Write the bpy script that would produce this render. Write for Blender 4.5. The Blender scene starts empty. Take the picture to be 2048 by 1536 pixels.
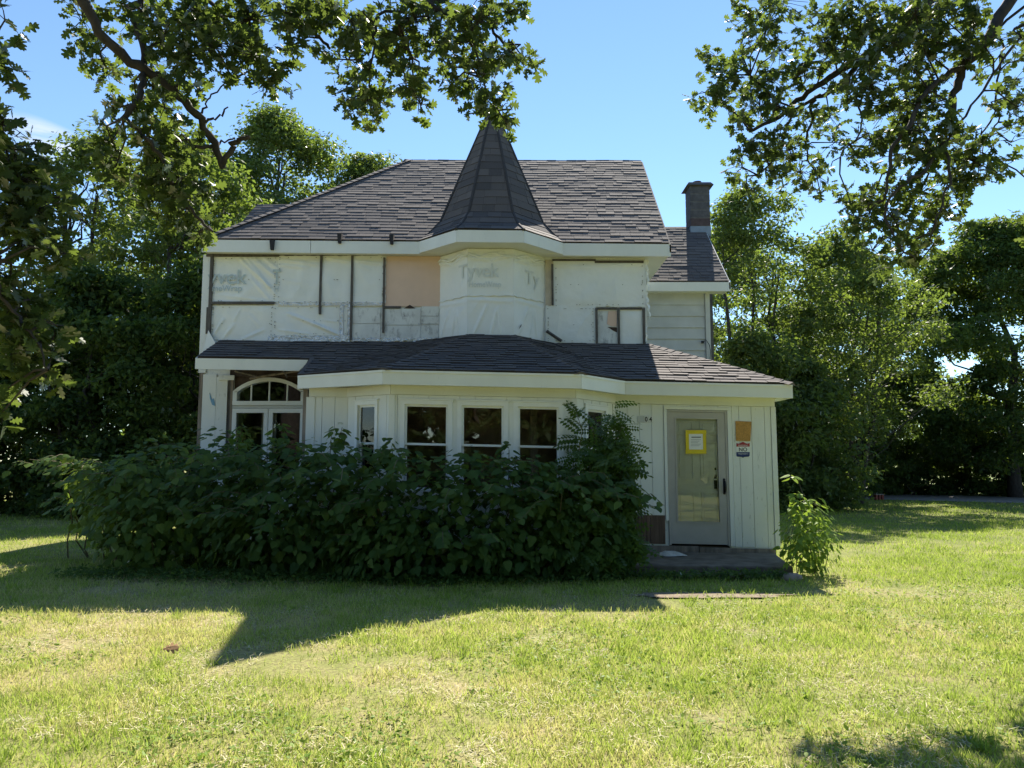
import bpy, math, random
import numpy as np
from mathutils import Vector, Matrix, noise as mnoise

sc = bpy.context.scene
col = sc.collection
random.seed(7)
RNG = np.random.default_rng(11)

# ------------------------------------------------------------------ camera
F, TH, HC = 1500.0, math.atan(152 / 1500), 1.6
CT, ST = math.cos(TH), math.sin(TH)
cam_d = bpy.data.cameras.new('camera')
cam_d.sensor_width = 36.0
cam_d.lens = 36.0 * F / 2048
cam_d.clip_start, cam_d.clip_end = 0.05, 2000
cam = bpy.data.objects.new('camera', cam_d)
cam.location = (0, 0, HC)
cam.rotation_euler = (math.pi / 2 + TH, 0, 0)
col.objects.link(cam)
sc.camera = cam

# ------------------------------------------------------------------ sky and sun
SUN_EL, SUN_AZ = math.radians(45.6), math.radians(13.4)
SUN = Vector((math.sin(SUN_AZ) * math.cos(SUN_EL), math.cos(SUN_AZ) * math.cos(SUN_EL), math.sin(SUN_EL)))
world = bpy.data.worlds.new('World'); sc.world = world
world.use_nodes = True
wn, wl = world.node_tree.nodes, world.node_tree.links
for n in list(wn): wn.remove(n)
sky = wn.new('ShaderNodeTexSky'); sky.sky_type = 'NISHITA'; sky.sun_disc = False
sky.sun_elevation = SUN_EL; sky.sun_rotation = SUN_AZ
sky.air_density = 1.0; sky.dust_density = 0.0; sky.ozone_density = 1.2; sky.altitude = 600
bg = wn.new('ShaderNodeBackground'); bg.inputs['Strength'].default_value = 0.085
wo = wn.new('ShaderNodeOutputWorld')
# a thin wisp of cirrus low over the tree line
tc = wn.new('ShaderNodeTexCoord')
wisp_dir = Vector((-0.522, 0.808, 0.352)).normalized()
wisp_u = Vector((0.0, 0.0, 1.0)).cross(wisp_dir).normalized(); wisp_u = (wisp_u * 0.95 + wisp_dir.cross(wisp_u) * 0.22).normalized(); wisp_v = wisp_dir.cross(wisp_u)
def wdot(v, k):
    d = wn.new('ShaderNodeVectorMath'); d.operation = 'DOT_PRODUCT'; wl.new(tc.outputs['Generated'], d.inputs[0]); d.inputs[1].default_value = v * k
    p = wn.new('ShaderNodeMath'); p.operation = 'POWER'; ab = wn.new('ShaderNodeMath'); ab.operation = 'ABSOLUTE'; wl.new(d.outputs['Value'], ab.inputs[0]); wl.new(ab.outputs[0], p.inputs[0]); p.inputs[1].default_value = 2.0
    return p.outputs[0]
ad = wn.new('ShaderNodeMath'); ad.operation = 'ADD'; wl.new(wdot(wisp_u, 1 / 0.075), ad.inputs[0]); wl.new(wdot(wisp_v, 1 / 0.026), ad.inputs[1])
iv = wn.new('ShaderNodeMath'); iv.operation = 'SUBTRACT'; iv.use_clamp = True; iv.inputs[0].default_value = 1.0; wl.new(ad.outputs[0], iv.inputs[1])
fw = wn.new('ShaderNodeVectorMath'); fw.operation = 'DOT_PRODUCT'; wl.new(tc.outputs['Generated'], fw.inputs[0]); fw.inputs[1].default_value = wisp_dir
gt = wn.new('ShaderNodeMath'); gt.operation = 'GREATER_THAN'; wl.new(fw.outputs['Value'], gt.inputs[0]); gt.inputs[1].default_value = 0.5
mp = wn.new('ShaderNodeMapping'); mp.inputs['Scale'].default_value = (9.0, 9.0, 60.0); mp.inputs['Rotation'].default_value = (0.1, 0.15, 0.4)
nz = wn.new('ShaderNodeTexNoise'); nz.inputs['Scale'].default_value = 1.3; nz.inputs['Detail'].default_value = 6
wl.new(tc.outputs['Generated'], mp.inputs['Vector']); wl.new(mp.outputs['Vector'], nz.inputs['Vector'])
rp = wn.new('ShaderNodeValToRGB'); rp.color_ramp.elements[0].position = 0.36; rp.color_ramp.elements[1].position = 0.66; wl.new(nz.outputs['Fac'], rp.inputs['Fac'])
m1 = wn.new('ShaderNodeMath'); m1.operation = 'MULTIPLY'; wl.new(iv.outputs[0], m1.inputs[0]); wl.new(rp.outputs['Color'], m1.inputs[1])
m2_ = wn.new('ShaderNodeMath'); m2_.operation = 'MULTIPLY'; wl.new(m1.outputs[0], m2_.inputs[0]); wl.new(gt.outputs[0], m2_.inputs[1])
mx = wn.new('ShaderNodeMixRGB'); mx.inputs[2].default_value = (5.2, 5.4, 5.6, 1); wl.new(m2_.outputs[0], mx.inputs[0])
tint = wn.new('ShaderNodeMixRGB'); tint.blend_type = 'MULTIPLY'; tint.inputs[0].default_value = 1.0; tint.inputs[2].default_value = (0.88, 1.0, 1.06, 1)
wl.new(sky.outputs['Color'], tint.inputs[1]); wl.new(tint.outputs['Color'], mx.inputs[1]); wl.new(mx.outputs['Color'], bg.inputs['Color'])
wl.new(bg.outputs['Background'], wo.inputs['Surface'])

sun_d = bpy.data.lights.new('sun', 'SUN'); sun_d.energy = 5.0; sun_d.angle = math.radians(0.5); sun_d.color = (1.0, 0.93, 0.82)
sun = bpy.data.objects.new('sun', sun_d); sun.rotation_euler = SUN.to_track_quat('Z', 'Y').to_euler(); sun.location = SUN * 60
col.objects.link(sun)
sc.view_settings.view_transform = 'Standard'; sc.view_settings.look = 'None'
sc.view_settings.exposure = 1.27; sc.view_settings.gamma = 1.0
sc.view_settings.use_curve_mapping = False

# ------------------------------------------------------------------ helpers
def at(px, py, Y):
    """photo pixel -> world point at depth Y"""
    a, b = (px - 1024) / F, (768 - py) / F
    t = Y / (CT - b * ST)
    return Vector((a * t, Y, HC + (ST + b * CT) * t))

def ground_at(px, py, z=0.0):
    a, b = (px - 1024) / F, (768 - py) / F
    t = (z - HC) / (ST + b * CT)
    return Vector((a * t, (CT - b * ST) * t, z))

def K(z):
    return float(np.interp(z, [2.9, 3.75, 5.6, 8.4], [0.022, 0.0085, 0.0099, 0.003]))
def TH_(p):     # the old house has settled towards the door side
    return Vector((p[0], p[1], p[2] - K(p[2]) * (p[0] + 0.4)))

WLOC = {}
def wloc(o): return WLOC.get(o.name, Vector((0, 0, 0)))

def empty(name, loc, label=None, cat=None, group=None, parent=None):
    o = bpy.data.objects.new(name, None); col.objects.link(o)
    o.empty_display_size = 0.2
    loc = Vector(loc)
    o.location = loc - (wloc(parent) if parent else Vector((0, 0, 0)))
    if parent: o.parent = parent
    WLOC[o.name] = loc
    tag(o, label, cat, group)
    return o

def tag(o, label=None, cat=None, group=None, kind=None):
    if label: o['label'] = label
    if cat: o['category'] = cat
    if group: o['group'] = group
    if kind: o['kind'] = kind
    return o

def link_mesh(name, me, mat, parent=None, origin=(0, 0, 0), smooth=False):
    if mat is not None and not me.materials: me.materials.append(mat)
    o = bpy.data.objects.new(name, me); col.objects.link(o)
    origin = Vector(origin)
    if parent:
        o.parent = parent; o.location = origin - wloc(parent)
    else:
        o.location = origin
    WLOC[o.name] = origin
    if smooth:
        me.polygons.foreach_set('use_smooth', [True] * len(me.polygons))
    return o

class MB:
    def __init__(s): s.v, s.f, s.c = [], [], []
    def add(s, vs, fs, c=None):
        o = len(s.v); s.v += [Vector(v) for v in vs]
        for f in fs:
            s.f.append([o + i for i in f]); s.c.append(c)
        return s
    def hexa(s, b, t, c=None):       # 4 bottom, 4 top points
        return s.add(list(b) + list(t), [(3, 2, 1, 0), (4, 5, 6, 7), (0, 1, 5, 4), (1, 2, 6, 5), (2, 3, 7, 6), (3, 0, 4, 7)], c)
    def box(s, x0, x1, y0, y1, z0, z1, c=None):
        return s.hexa([(x0, y0, z0), (x1, y0, z0), (x1, y1, z0), (x0, y1, z0)], [(x0, y0, z1), (x1, y0, z1), (x1, y1, z1), (x0, y1, z1)], c)
    def fbox(s, fr, a0, a1, z0, z1, d0, d1, c=None):   # box in a wall frame, d outward
        P = fr.pt
        return s.hexa([P(a0, z0, d1), P(a1, z0, d1), P(a1, z0, d0), P(a0, z0, d0)], [P(a0, z1, d1), P(a1, z1, d1), P(a1, z1, d0), P(a0, z1, d0)], c)
    def prism(s, poly, off, c=None):
        n = len(poly); off = Vector(off)
        vs = [Vector(p) for p in poly] + [Vector(p) + off for p in poly]
        fs = [list(range(n - 1, -1, -1)), list(range(n, 2 * n))] + [(i, (i + 1) % n, n + (i + 1) % n, n + i) for i in range(n)]
        return s.add(vs, fs, c)
    def tube(s, pts, rad, seg=7, cap=True, c=None):
        pts = [Vector(p) for p in pts]; n = len(pts); o = len(s.v)
        prev = None
        for i, p in enumerate(pts):
            t = (pts[min(i + 1, n - 1)] - pts[max(i - 1, 0)]).normalized()
            ref = Vector((0, 0, 1)) if abs(t.z) < 0.9 else Vector((1, 0, 0))
            if prev is None: x = t.cross(ref).normalized()
            else: x = (prev - t * prev.dot(t)).normalized()
            prev = x; y = t.cross(x)
            for k in range(seg):
                a = 2 * math.pi * k / seg
                s.v.append(p + (x * math.cos(a) + y * math.sin(a)) * rad[i])
        for i in range(n - 1):
            for k in range(seg):
                a, b = o + i * seg + k, o + i * seg + (k + 1) % seg
                s.f.append([a, b, b + seg, a + seg]); s.c.append(c)
        if cap:
            s.f.append([o + k for k in range(seg)][::-1]); s.c.append(c)
            s.f.append([o + (n - 1) * seg + k for k in range(seg)]); s.c.append(c)
        return s
    def build(s, name, mat, parent=None, xf=None, smooth=False, origin=None, bevel=0):
        vs = [xf(v) for v in s.v] if xf else s.v
        if origin is None:
            a = np.array([tuple(v) for v in vs]); origin = Vector(((a[:, 0].min() + a[:, 0].max()) / 2, (a[:, 1].min() + a[:, 1].max()) / 2, a[:, 2].min()))
        me = bpy.data.meshes.new(name)
        me.from_pydata([tuple(v - origin) for v in vs], [], s.f)
        if any(c is not None for c in s.c):
            at_ = me.attributes.new('var', 'FLOAT', 'FACE')
            at_.data.foreach_set('value', [0.5 if c is None else c for c in s.c])
        me.update()
        o = link_mesh(name, me, mat, parent, origin, smooth)
        if bevel:
            m = o.modifiers.new('bevel', 'BEVEL'); m.width = bevel; m.segments = 2; m.limit_method = 'ANGLE'
        return o

class Frame:
    def __init__(s, p0, p1):
        s.o = Vector((p0[0], p0[1], 0)); d = Vector((p1[0] - p0[0], p1[1] - p0[1], 0)); s.L = d.length
        s.u = d.normalized(); s.n = Vector((s.u.y, -s.u.x, 0))
    def pt(s, a, z, d=0.0): return s.o + s.u * a + s.n * d + Vector((0, 0, z))

def np_mesh(name, V, faces_per, nverts_per, N, tmpl_faces, mat, parent=None, var=None, smooth=False, origin=(0, 0, 0)):
    """V: (N, nv, 3) world verts of N copies of a template; tmpl_faces: list of index lists"""
    nv = nverts_per
    me = bpy.data.meshes.new(name)
    Vf = (V - np.array(origin, dtype=np.float64)).reshape(-1, 3).astype(np.float32)
    me.vertices.add(len(Vf)); me.vertices.foreach_set('co', Vf.ravel())
    lens = np.array([len(f) for f in tmpl_faces]); flat = np.concatenate([np.array(f) for f in tmpl_faces])
    loops = (flat[None, :] + (np.arange(N) * nv)[:, None]).ravel().astype(np.int32)
    tot = np.tile(lens, N).astype(np.int32); start = np.concatenate([[0], np.cumsum(tot)[:-1]]).astype(np.int32)
    me.loops.add(len(loops)); me.loops.foreach_set('vertex_index', loops)
    me.polygons.add(len(tot)); me.polygons.foreach_set('loop_start', start); me.polygons.foreach_set('loop_total', tot)
    if var is not None:
        a = me.attributes.new('var', 'FLOAT', 'FACE'); a.data.foreach_set('value', np.repeat(var, len(lens)).astype(np.float32))
    me.update(calc_edges=True)
    return link_mesh(name, me, mat, parent, origin, smooth)

# ------------------------------------------------------------------ materials
def newmat(name):
    m = bpy.data.materials.new(name); m.use_nodes = True
    nt = m.node_tree; nt.nodes.clear()
    out = nt.nodes.new('ShaderNodeOutputMaterial')
    return m, nt, out
def N(nt, t, **kw):
    n = nt.nodes.new(t)
    for k, v in kw.items():
        if k in n.inputs.keys(): n.inputs[k].default_value = v
        else: setattr(n, k, v)
    return n
def ramp(nt, fac, stops):
    r = nt.nodes.new('ShaderNodeValToRGB'); e = r.color_ramp.elements
    while len(e) < len(stops): e.new(0.5)
    for i, (p, c) in enumerate(stops):
        e[i].position = p; e[i].color = (*c, 1) if len(c) == 3 else c
    if fac is not None: nt.links.new(fac, r.inputs['Fac'])
    return r.outputs['Color']
def mixc(nt, fac, a, b, mode='MIX'):
    n = nt.nodes.new('ShaderNodeMixRGB'); n.blend_type = mode
    for i, v in enumerate((fac, a, b)):
        if isinstance(v, (int, float)): n.inputs[i].default_value = v
        elif isinstance(v, tuple): n.inputs[i].default_value = (*v, 1)
        else: nt.links.new(v, n.inputs[i])
    return n.outputs['Color']
def noise_fac(nt, scale, detail=4, stretch=(1, 1, 1), rough=0.55, coord='Object'):
    t = nt.nodes.new('ShaderNodeTexCoord'); m = nt.nodes.new('ShaderNodeMapping'); m.inputs['Scale'].default_value = stretch
    if coord == 'World':
        g = nt.nodes.new('ShaderNodeNewGeometry'); nt.links.new(g.outputs['Position'], m.inputs['Vector'])
    else:
        nt.links.new(t.outputs[coord], m.inputs['Vector'])
    n = N(nt, 'ShaderNodeTexNoise', Scale=scale, Detail=detail, Roughness=rough); nt.links.new(m.outputs['Vector'], n.inputs['Vector'])
    return n.outputs['Fac']
def bump(nt, h, strength=0.3, dist=0.01):
    b = N(nt, 'ShaderNodeBump', Strength=strength, Distance=dist); nt.links.new(h, b.inputs['Height']); return b.outputs['Normal']
def pbsdf(nt, out, color, rough=0.7, normal=None, metal=0.0, spec=0.3):
    p = nt.nodes.new('ShaderNodeBsdfPrincipled')
    if isinstance(color, tuple): p.inputs['Base Color'].default_value = (*color, 1)
    else: nt.links.new(color, p.inputs['Base Color'])
    if isinstance(rough, (int, float)): p.inputs['Roughness'].default_value = rough
    else: nt.links.new(rough, p.inputs['Roughness'])
    p.inputs['Metallic'].default_value = metal; p.inputs['Specular IOR Level'].default_value = spec
    if normal is not None: nt.links.new(normal, p.inputs['Normal'])
    nt.links.new(p.outputs['BSDF'], out.inputs['Surface'])
    return p
def attr(nt, name='var'):
    return N(nt, 'ShaderNodeAttribute', attribute_name=name).outputs['Fac']

def painted(name, base, dirt=(0.16, 0.15, 0.12), amount=0.5, rough=0.6, streak=True):
    m, nt, out = newmat(name)
    f1 = noise_fac(nt, 3.0, 5, (1, 1, 0.35) if streak else (1, 1, 1), coord='World')
    f2 = noise_fac(nt, 28.0, 6, (1, 1, 0.25) if streak else (1, 1, 1), 0.7, coord='World')
    c = mixc(nt, ramp(nt, f1, [(0.35, (0, 0, 0)), (0.75, (0.45, 0.45, 0.45))]), base, tuple(x * 0.8 for x in base))
    c = mixc(nt, ramp(nt, f2, [(0.66 - 0.08 * amount, (0, 0, 0)), (0.80, (amount,) * 3)]), c, dirt)
    pbsdf(nt, out, c, rough, bump(nt, f2, 0.15, 0.004))
    return m
def plain(name, base, rough=0.7, var=0.25, scale=12, metal=0.0, stretch=(1, 1, 1), bmp=0.2, spec=0.3):
    m, nt, out = newmat(name)
    f = noise_fac(nt, scale, 5, stretch, coord='World')
    c = mixc(nt, ramp(nt, f, [(0.3, (0, 0, 0)), (0.7, (1, 1, 1))]), tuple(x * (1 - var) for x in base), tuple(min(1, x * (1 + var)) for x in base))
    pbsdf(nt, out, c, rough, bump(nt, f, bmp, 0.005), metal, spec)
    return m

M = {}
M['white'] = painted('white_paint', (0.80, 0.82, 0.80), amount=0.30)
M['white_old'] = painted('weathered_white_paint', (0.76, 0.78, 0.76), amount=0.85)
M['trim'] = painted('trim_paint', (0.77, 0.79, 0.75), amount=0.38, rough=0.5)
M['vinyl'] = plain('white_window_vinyl', (0.82, 0.84, 0.84), 0.4, 0.04, 5)
M['siding_grey'] = plain('grey_clapboard', (0.55, 0.57, 0.57), 0.6, 0.07, 4)
M['batten'] = plain('weathered_batten', (0.10, 0.092, 0.085), 0.85, 0.35, 18, stretch=(1, 1, 0.3))
M['woodgrey'] = plain('weathered_wood', (0.24, 0.20, 0.165), 0.85, 0.4, 14, stretch=(1, 1, 0.15))
M['woodbrown'] = plain('bare_brown_panel', (0.13, 0.085, 0.062), 0.85, 0.45, 16, stretch=(2, 2, 0.12))
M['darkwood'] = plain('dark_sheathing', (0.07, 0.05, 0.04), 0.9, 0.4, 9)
M['interior'] = plain('dim_room_panelling', (0.34, 0.22, 0.19), 0.8, 0.4, 2.5)
M['foam'] = plain('pink_foam_board', (0.72, 0.52, 0.40), 0.7, 0.06, 2.0, bmp=0.05)
M['beige'] = plain('stained_beige_board', (0.56, 0.49, 0.39), 0.8, 0.15, 6)
M['door_tan'] = plain('taupe_door_metal', (0.44, 0.42, 0.40), 0.45, 0.06, 6, bmp=0.05)
M['door_white'] = plain('white_panel_door', (0.84, 0.86, 0.88), 0.4, 0.04, 6, bmp=0.05)
M['black_metal'] = plain('black_metal', (0.018, 0.018, 0.02), 0.35, 0.2, 20, metal=0.6)
M['dark_bracket'] = plain('dark_bracket', (0.03, 0.028, 0.03), 0.7, 0.2, 20)
M['nickel'] = plain('nickel_lock', (0.6, 0.6, 0.58), 0.25, 0.1, 20, metal=1.0, bmp=0.0)
M['concrete'] = plain('stained_concrete', (0.155, 0.13, 0.10), 0.9, 0.4, 5, bmp=0.5)
M['block'] = plain('chimney_block', (0.095, 0.092, 0.098), 0.9, 0.25, 10, bmp=0.5)
M['block_red'] = plain('chimney_brick_red', (0.085, 0.062, 0.064), 0.9, 0.25, 10, bmp=0.5)
M['mortar'] = plain('mortar', (0.22, 0.21, 0.20), 0.95, 0.2, 20)
M['flash'] = plain('grey_flashing', (0.22, 0.26, 0.30), 0.5, 0.15, 8, metal=0.4)
M['tarstrip'] = plain('ridge_membrane', (0.022, 0.024, 0.036), 0.95, 0.3, 8, spec=0.0)
M['yellow'] = plain('yellow_tape', (0.72, 0.55, 0.03), 0.5, 0.06, 10)
M['paper'] = plain('paper', (0.80, 0.80, 0.78), 0.7, 0.02, 10)
M['ink'] = plain('ink', (0.02, 0.02, 0.022), 0.6, 0.1, 20)
M['inkgrey'] = plain('ink_grey', (0.32, 0.33, 0.36), 0.6, 0.1, 20)
M['sign_red'] = plain('sign_red', (0.36, 0.035, 0.04), 0.4, 0.1, 20)
M['sign_blue'] = plain('sign_blue', (0.02, 0.04, 0.16), 0.4, 0.1, 20)
M['osb'] = plain('particle_board', (0.46, 0.25, 0.075), 0.8, 0.25, 45)
M['bluepaint'] = plain('blue_paint', (0.20, 0.38, 0.55), 0.7, 0.1, 10)
M['wire'] = plain('wire', (0.02, 0.02, 0.02), 0.6, 0.1, 20)
M['rag'] = plain('dirty_rag', (0.52, 0.50, 0.45), 0.9, 0.2, 14)
M['redwood'] = plain('red_stool_paint', (0.22, 0.05, 0.035), 0.6, 0.25, 15)
M['wraptext'] = plain('faded_print', (0.46, 0.54, 0.55), 0.6, 0.12, 20, bmp=0.0)
M['wraptext2'] = plain('very_faded_print', (0.63, 0.67, 0.66), 0.6, 0.06, 20, bmp=0.0)
M['bark'] = plain('oak_bark', (0.052, 0.046, 0.042), 0.95, 0.4, 16, stretch=(1, 1, 0.4), bmp=0.8)
M['bark_light'] = plain('grey_bark', (0.13, 0.11, 0.09), 0.95, 0.4, 12, stretch=(1, 1, 0.4), bmp=0.8)
M['stem'] = plain('green_brown_stem', (0.12, 0.10, 0.05), 0.8, 0.3, 20)
M['rock'] = plain('rock', (0.30, 0.24, 0.20), 0.9, 0.3, 8, bmp=0.8)
M['deadleaf'] = plain('dead_leaf', (0.36, 0.20, 0.09), 0.8, 0.3, 20)

def mk_wrap():
    m, nt, out = newmat('house_wrap')
    f = noise_fac(nt, 1.6, 5, coord='World'); g = noise_fac(nt, 2.4, 3, (1.0, 1, 1.0), 0.5, coord='World'); h = noise_fac(nt, 22.0, 4, coord='World')
    c = mixc(nt, ramp(nt, f, [(0.3, (0, 0, 0)), (0.7, (1, 1, 1))]), (0.74, 0.77, 0.74), (0.82, 0.84, 0.81))
    c = mixc(nt, ramp(nt, h, [(0.70, (0, 0, 0)), (0.82, (0.5, 0.5, 0.5))]), c, (0.42, 0.40, 0.34))
    pbsdf(nt, out, c, 0.5, bump(nt, g, 0.5, 0.08), 0, 0.4)
    return m
M['wrap'] = mk_wrap()
def mk_board():
    m, nt, out = newmat('scuffed_grey_board')
    f = noise_fac(nt, 9.0, 8, (1, 1, 0.5), 0.75, coord='World'); g = noise_fac(nt, 3.0, 5, coord='World')
    c = mixc(nt, ramp(nt, f, [(0.52, (0, 0, 0)), (0.70, (0.85, 0.85, 0.85))]), (0.72, 0.74, 0.71), (0.16, 0.155, 0.15))
    c = mixc(nt, ramp(nt, g, [(0.4, (0, 0, 0)), (0.7, (0.4, 0.4, 0.4))]), c, (0.36, 0.36, 0.34))
    pbsdf(nt, out, c, 0.85, bump(nt, f, 0.4, 0.01))
    return m
M['oldboard'] = mk_board()
def mk_foil():
    m, nt, out = newmat('foil_tape')
    f = noise_fac(nt, 16.0, 5, (1, 1, 1), 0.7, coord='World')
    c = ramp(nt, f, [(0.35, (0.45, 0.45, 0.38)), (0.6, (0.85, 0.85, 0.85))])
    pbsdf(nt, out, c, 0.22, bump(nt, f, 1.0, 0.05), 0.9, 0.5)
    return m
M['foil'] = mk_foil()
def mk_shingle():
    m, nt, out = newmat('asphalt_shingle')
    v = attr(nt); f = noise_fac(nt, 60.0, 4, coord='World'); g = noise_fac(nt, 0.9, 4, coord='World')
    c = ramp(nt, v, [(0.0, (0.026, 0.024, 0.026)), (0.5, (0.128, 0.108, 0.096)), (1.0, (0.185, 0.160, 0.142))])
    c = mixc(nt, ramp(nt, f, [(0.3, (0, 0, 0)), (0.7, (0.35, 0.35, 0.35))]), c, (0.15, 0.14, 0.135))
    c = mixc(nt, ramp(nt, g, [(0.42, (0, 0, 0)), (0.68, (0.35, 0.35, 0.35))]), c, (0.07, 0.066, 0.07))
    pbsdf(nt, out, c, 0.9, bump(nt, f, 0.4, 0.004), 0, 0.25)
    return m
M['shingle'] = mk_shingle()
def mk_glass():
    m, nt, out = newmat('window_glass')
    t = N(nt, 'ShaderNodeBsdfTransparent'); t.inputs['Color'].default_value = (0.97, 0.98, 0.97, 1)
    g = N(nt, 'ShaderNodeBsdfGlossy', Roughness=0.0); fr = N(nt, 'ShaderNodeFresnel', IOR=1.6)
    b = bump(nt, noise_fac(nt, 1.5, 2, coord='World'), 0.05, 0.05); nt.links.new(b, g.inputs['Normal'])
    mxs = N(nt, 'ShaderNodeMixShader'); nt.links.new(fr.outputs['Fac'], mxs.inputs[0]); nt.links.new(t.outputs[0], mxs.inputs[1]); nt.links.new(g.outputs[0], mxs.inputs[2])
    nt.links.new(mxs.outputs[0], out.inputs['Surface'])
    return m
M['glass'] = mk_glass()
def mk_leaf(name, dark, mid, light, trans=(0.30, 0.42, 0.03), tmix=0.42, gloss=0.014, grough=0.45, objvar=False):
    m, nt, out = newmat(name)
    v = attr(nt)
    c = ramp(nt, v, [(0.0, dark), (0.5, mid), (1.0, light)])
    d = N(nt, 'ShaderNodeBsdfDiffuse'); nt.links.new(c, d.inputs['Color'])
    t = N(nt, 'ShaderNodeBsdfTranslucent'); nt.links.new(mixc(nt, 0.55, c, trans), t.inputs['Color'])
    g = N(nt, 'ShaderNodeBsdfGlossy', Roughness=grough)
    a = N(nt, 'ShaderNodeMixShader'); a.inputs[0].default_value = tmix; nt.links.new(d.outputs[0], a.inputs[1]); nt.links.new(t.outputs[0], a.inputs[2])
    lw = N(nt, 'ShaderNodeFresnel', IOR=1.4)
    mu = N(nt, 'ShaderNodeMath', operation='MULTIPLY'); mu.inputs[1].default_value = gloss * 14; nt.links.new(lw.outputs[0], mu.inputs[0])
    b = N(nt, 'ShaderNodeMixShader'); nt.links.new(mu.outputs[0], b.inputs[0]); nt.links.new(a.outputs[0], b.inputs[1]); nt.links.new(g.outputs[0], b.inputs[2])
    nt.links.new(b.outputs[0], out.inputs['Surface'])
    return m
M['oakleaf'] = mk_leaf('oak_leaf', (0.024, 0.042, 0.018), (0.042, 0.066, 0.026), (0.075, 0.105, 0.036), trans=(0.30, 0.42, 0.05), tmix=0.38, gloss=0.016)
M['knot'] = mk_leaf('knotweed_leaf', (0.036, 0.072, 0.026), (0.062, 0.12, 0.036), (0.12, 0.185, 0.050), tmix=0.48, gloss=0.012)
M['locust'] = mk_leaf('locust_leaf', (0.034, 0.070, 0.020), (0.055, 0.105, 0.028), (0.095, 0.16, 0.04), gloss=0.003)
M['maple'] = mk_leaf('dark_maple_leaf', (0.032, 0.060, 0.026), (0.055, 0.095, 0.034), (0.095, 0.14, 0.042), tmix=0.47, gloss=0.010)
M['ash'] = mk_leaf('pale_tree_leaf', (0.060, 0.088, 0.036), (0.095, 0.13, 0.048), (0.14, 0.18, 0.062), tmix=0.5, gloss=0.012)
M['elm'] = mk_leaf('mid_tree_leaf', (0.050, 0.082, 0.034), (0.080, 0.12, 0.044), (0.12, 0.165, 0.055), tmix=0.48, gloss=0.012)

def mk_ground(name, blades):
    m, nt, out = newmat(name)
    a = noise_fac(nt, 0.34, 4, coord='World'); b = noise_fac(nt, 1.7, 5, coord='World', rough=0.65); f = noise_fac(nt, 30.0, 5, coord='World', rough=0.7)
    straw, green, deep = (0.58, 0.53, 0.25), (0.34, 0.46, 0.085), (0.20, 0.32, 0.05)
    if not blades: straw, green, deep = (0.40, 0.34, 0.17), (0.25, 0.27, 0.08), (0.16, 0.20, 0.045)
    mixf = N(nt, 'ShaderNodeMath', operation='MULTIPLY_ADD'); nt.links.new(b, mixf.inputs[0]); mixf.inputs[1].default_value = 0.75
    m2 = N(nt, 'ShaderNodeMath', operation='MULTIPLY'); nt.links.new(a, m2.inputs[0]); m2.inputs[1].default_value = 0.6; nt.links.new(m2.outputs[0], mixf.inputs[2])
    # drier towards the left of the front lawn, greener far off
    g = nt.nodes.new('ShaderNodeNewGeometry'); sp = nt.nodes.new('ShaderNodeSeparateXYZ'); nt.links.new(g.outputs['Position'], sp.inputs[0])
    gx = N(nt, 'ShaderNodeMapRange'); gx.inputs[1].default_value = -4.0; gx.inputs[2].default_value = 5.0; gx.inputs[3].default_value = 0.06; gx.inputs[4].default_value = -0.06; nt.links.new(sp.outputs[0], gx.inputs[0])
    gy = N(nt, 'ShaderNodeMapRange'); gy.inputs[1].default_value = 8.0; gy.inputs[2].default_value = 14.0; gy.inputs[3].default_value = 0.0; gy.inputs[4].default_value = -0.12; nt.links.new(sp.outputs[1], gy.inputs[0])
    s1 = N(nt, 'ShaderNodeMath', operation='ADD'); nt.links.new(mixf.outputs[0], s1.inputs[0]); nt.links.new(gx.outputs[0], s1.inputs[1])
    s2 = N(nt, 'ShaderNodeMath', operation='ADD'); nt.links.new(s1.outputs[0], s2.inputs[0]); nt.links.new(gy.outputs[0], s2.inputs[1])
    fac = s2.outputs[0]
    if blades:
        v = attr(nt); s3 = N(nt, 'ShaderNodeMath', operation='MULTIPLY_ADD'); nt.links.new(v, s3.inputs[0]); s3.inputs[1].default_value = 0.42; nt.links.new(fac, s3.inputs[2])
        s4 = N(nt, 'ShaderNodeMath', operation='SUBTRACT'); nt.links.new(s3.outputs[0], s4.inputs[0]); s4.inputs[1].default_value = 0.225; fac = s4.outputs[0]
    c = ramp(nt, fac, [(0.40, deep), (0.60, green), (0.82, straw)])
    if blades:
        d = N(nt, 'ShaderNodeBsdfDiffuse'); t = N(nt, 'ShaderNodeBsdfTranslucent'); nt.links.new(c, d.inputs['Color']); nt.links.new(mixc(nt, 0.35, c, (0.45, 0.5, 0.06)), t.inputs['Color'])
        x = N(nt, 'ShaderNodeMixShader'); x.inputs[0].default_value = 0.5; nt.links.new(d.outputs[0], x.inputs[1]); nt.links.new(t.outputs[0], x.inputs[2]); nt.links.new(x.outputs[0], out.inputs['Surface'])
    else:
        c = mixc(nt, ramp(nt, f, [(0.42, (0, 0, 0)), (0.66, (0.8, 0.8, 0.8))]), c, (0.11, 0.085, 0.05))
        pbsdf(nt, out, c, 0.95, bump(nt, f, 0.6, 0.03), 0, 0.1)
    return m
M['lawn'] = mk_ground('lawn_ground', False)
M['grass'] = mk_ground('grass_blade', True)
M['weed'] = mk_leaf('clover_leaf', (0.11, 0.19, 0.035), (0.18, 0.28, 0.05), (0.28, 0.38, 0.08), gloss=0.010)
M['dirt'] = plain('bare_dirt', (0.20, 0.155, 0.105), 0.95, 0.3, 9, bmp=0.6)
M['road'] = plain('gravel_road', (0.24, 0.22, 0.205), 0.95, 0.25, 6, bmp=0.4)
M['field'] = plain('mown_field', (0.21, 0.25, 0.07), 0.95, 0.2, 0.4, bmp=0.2)

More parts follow.
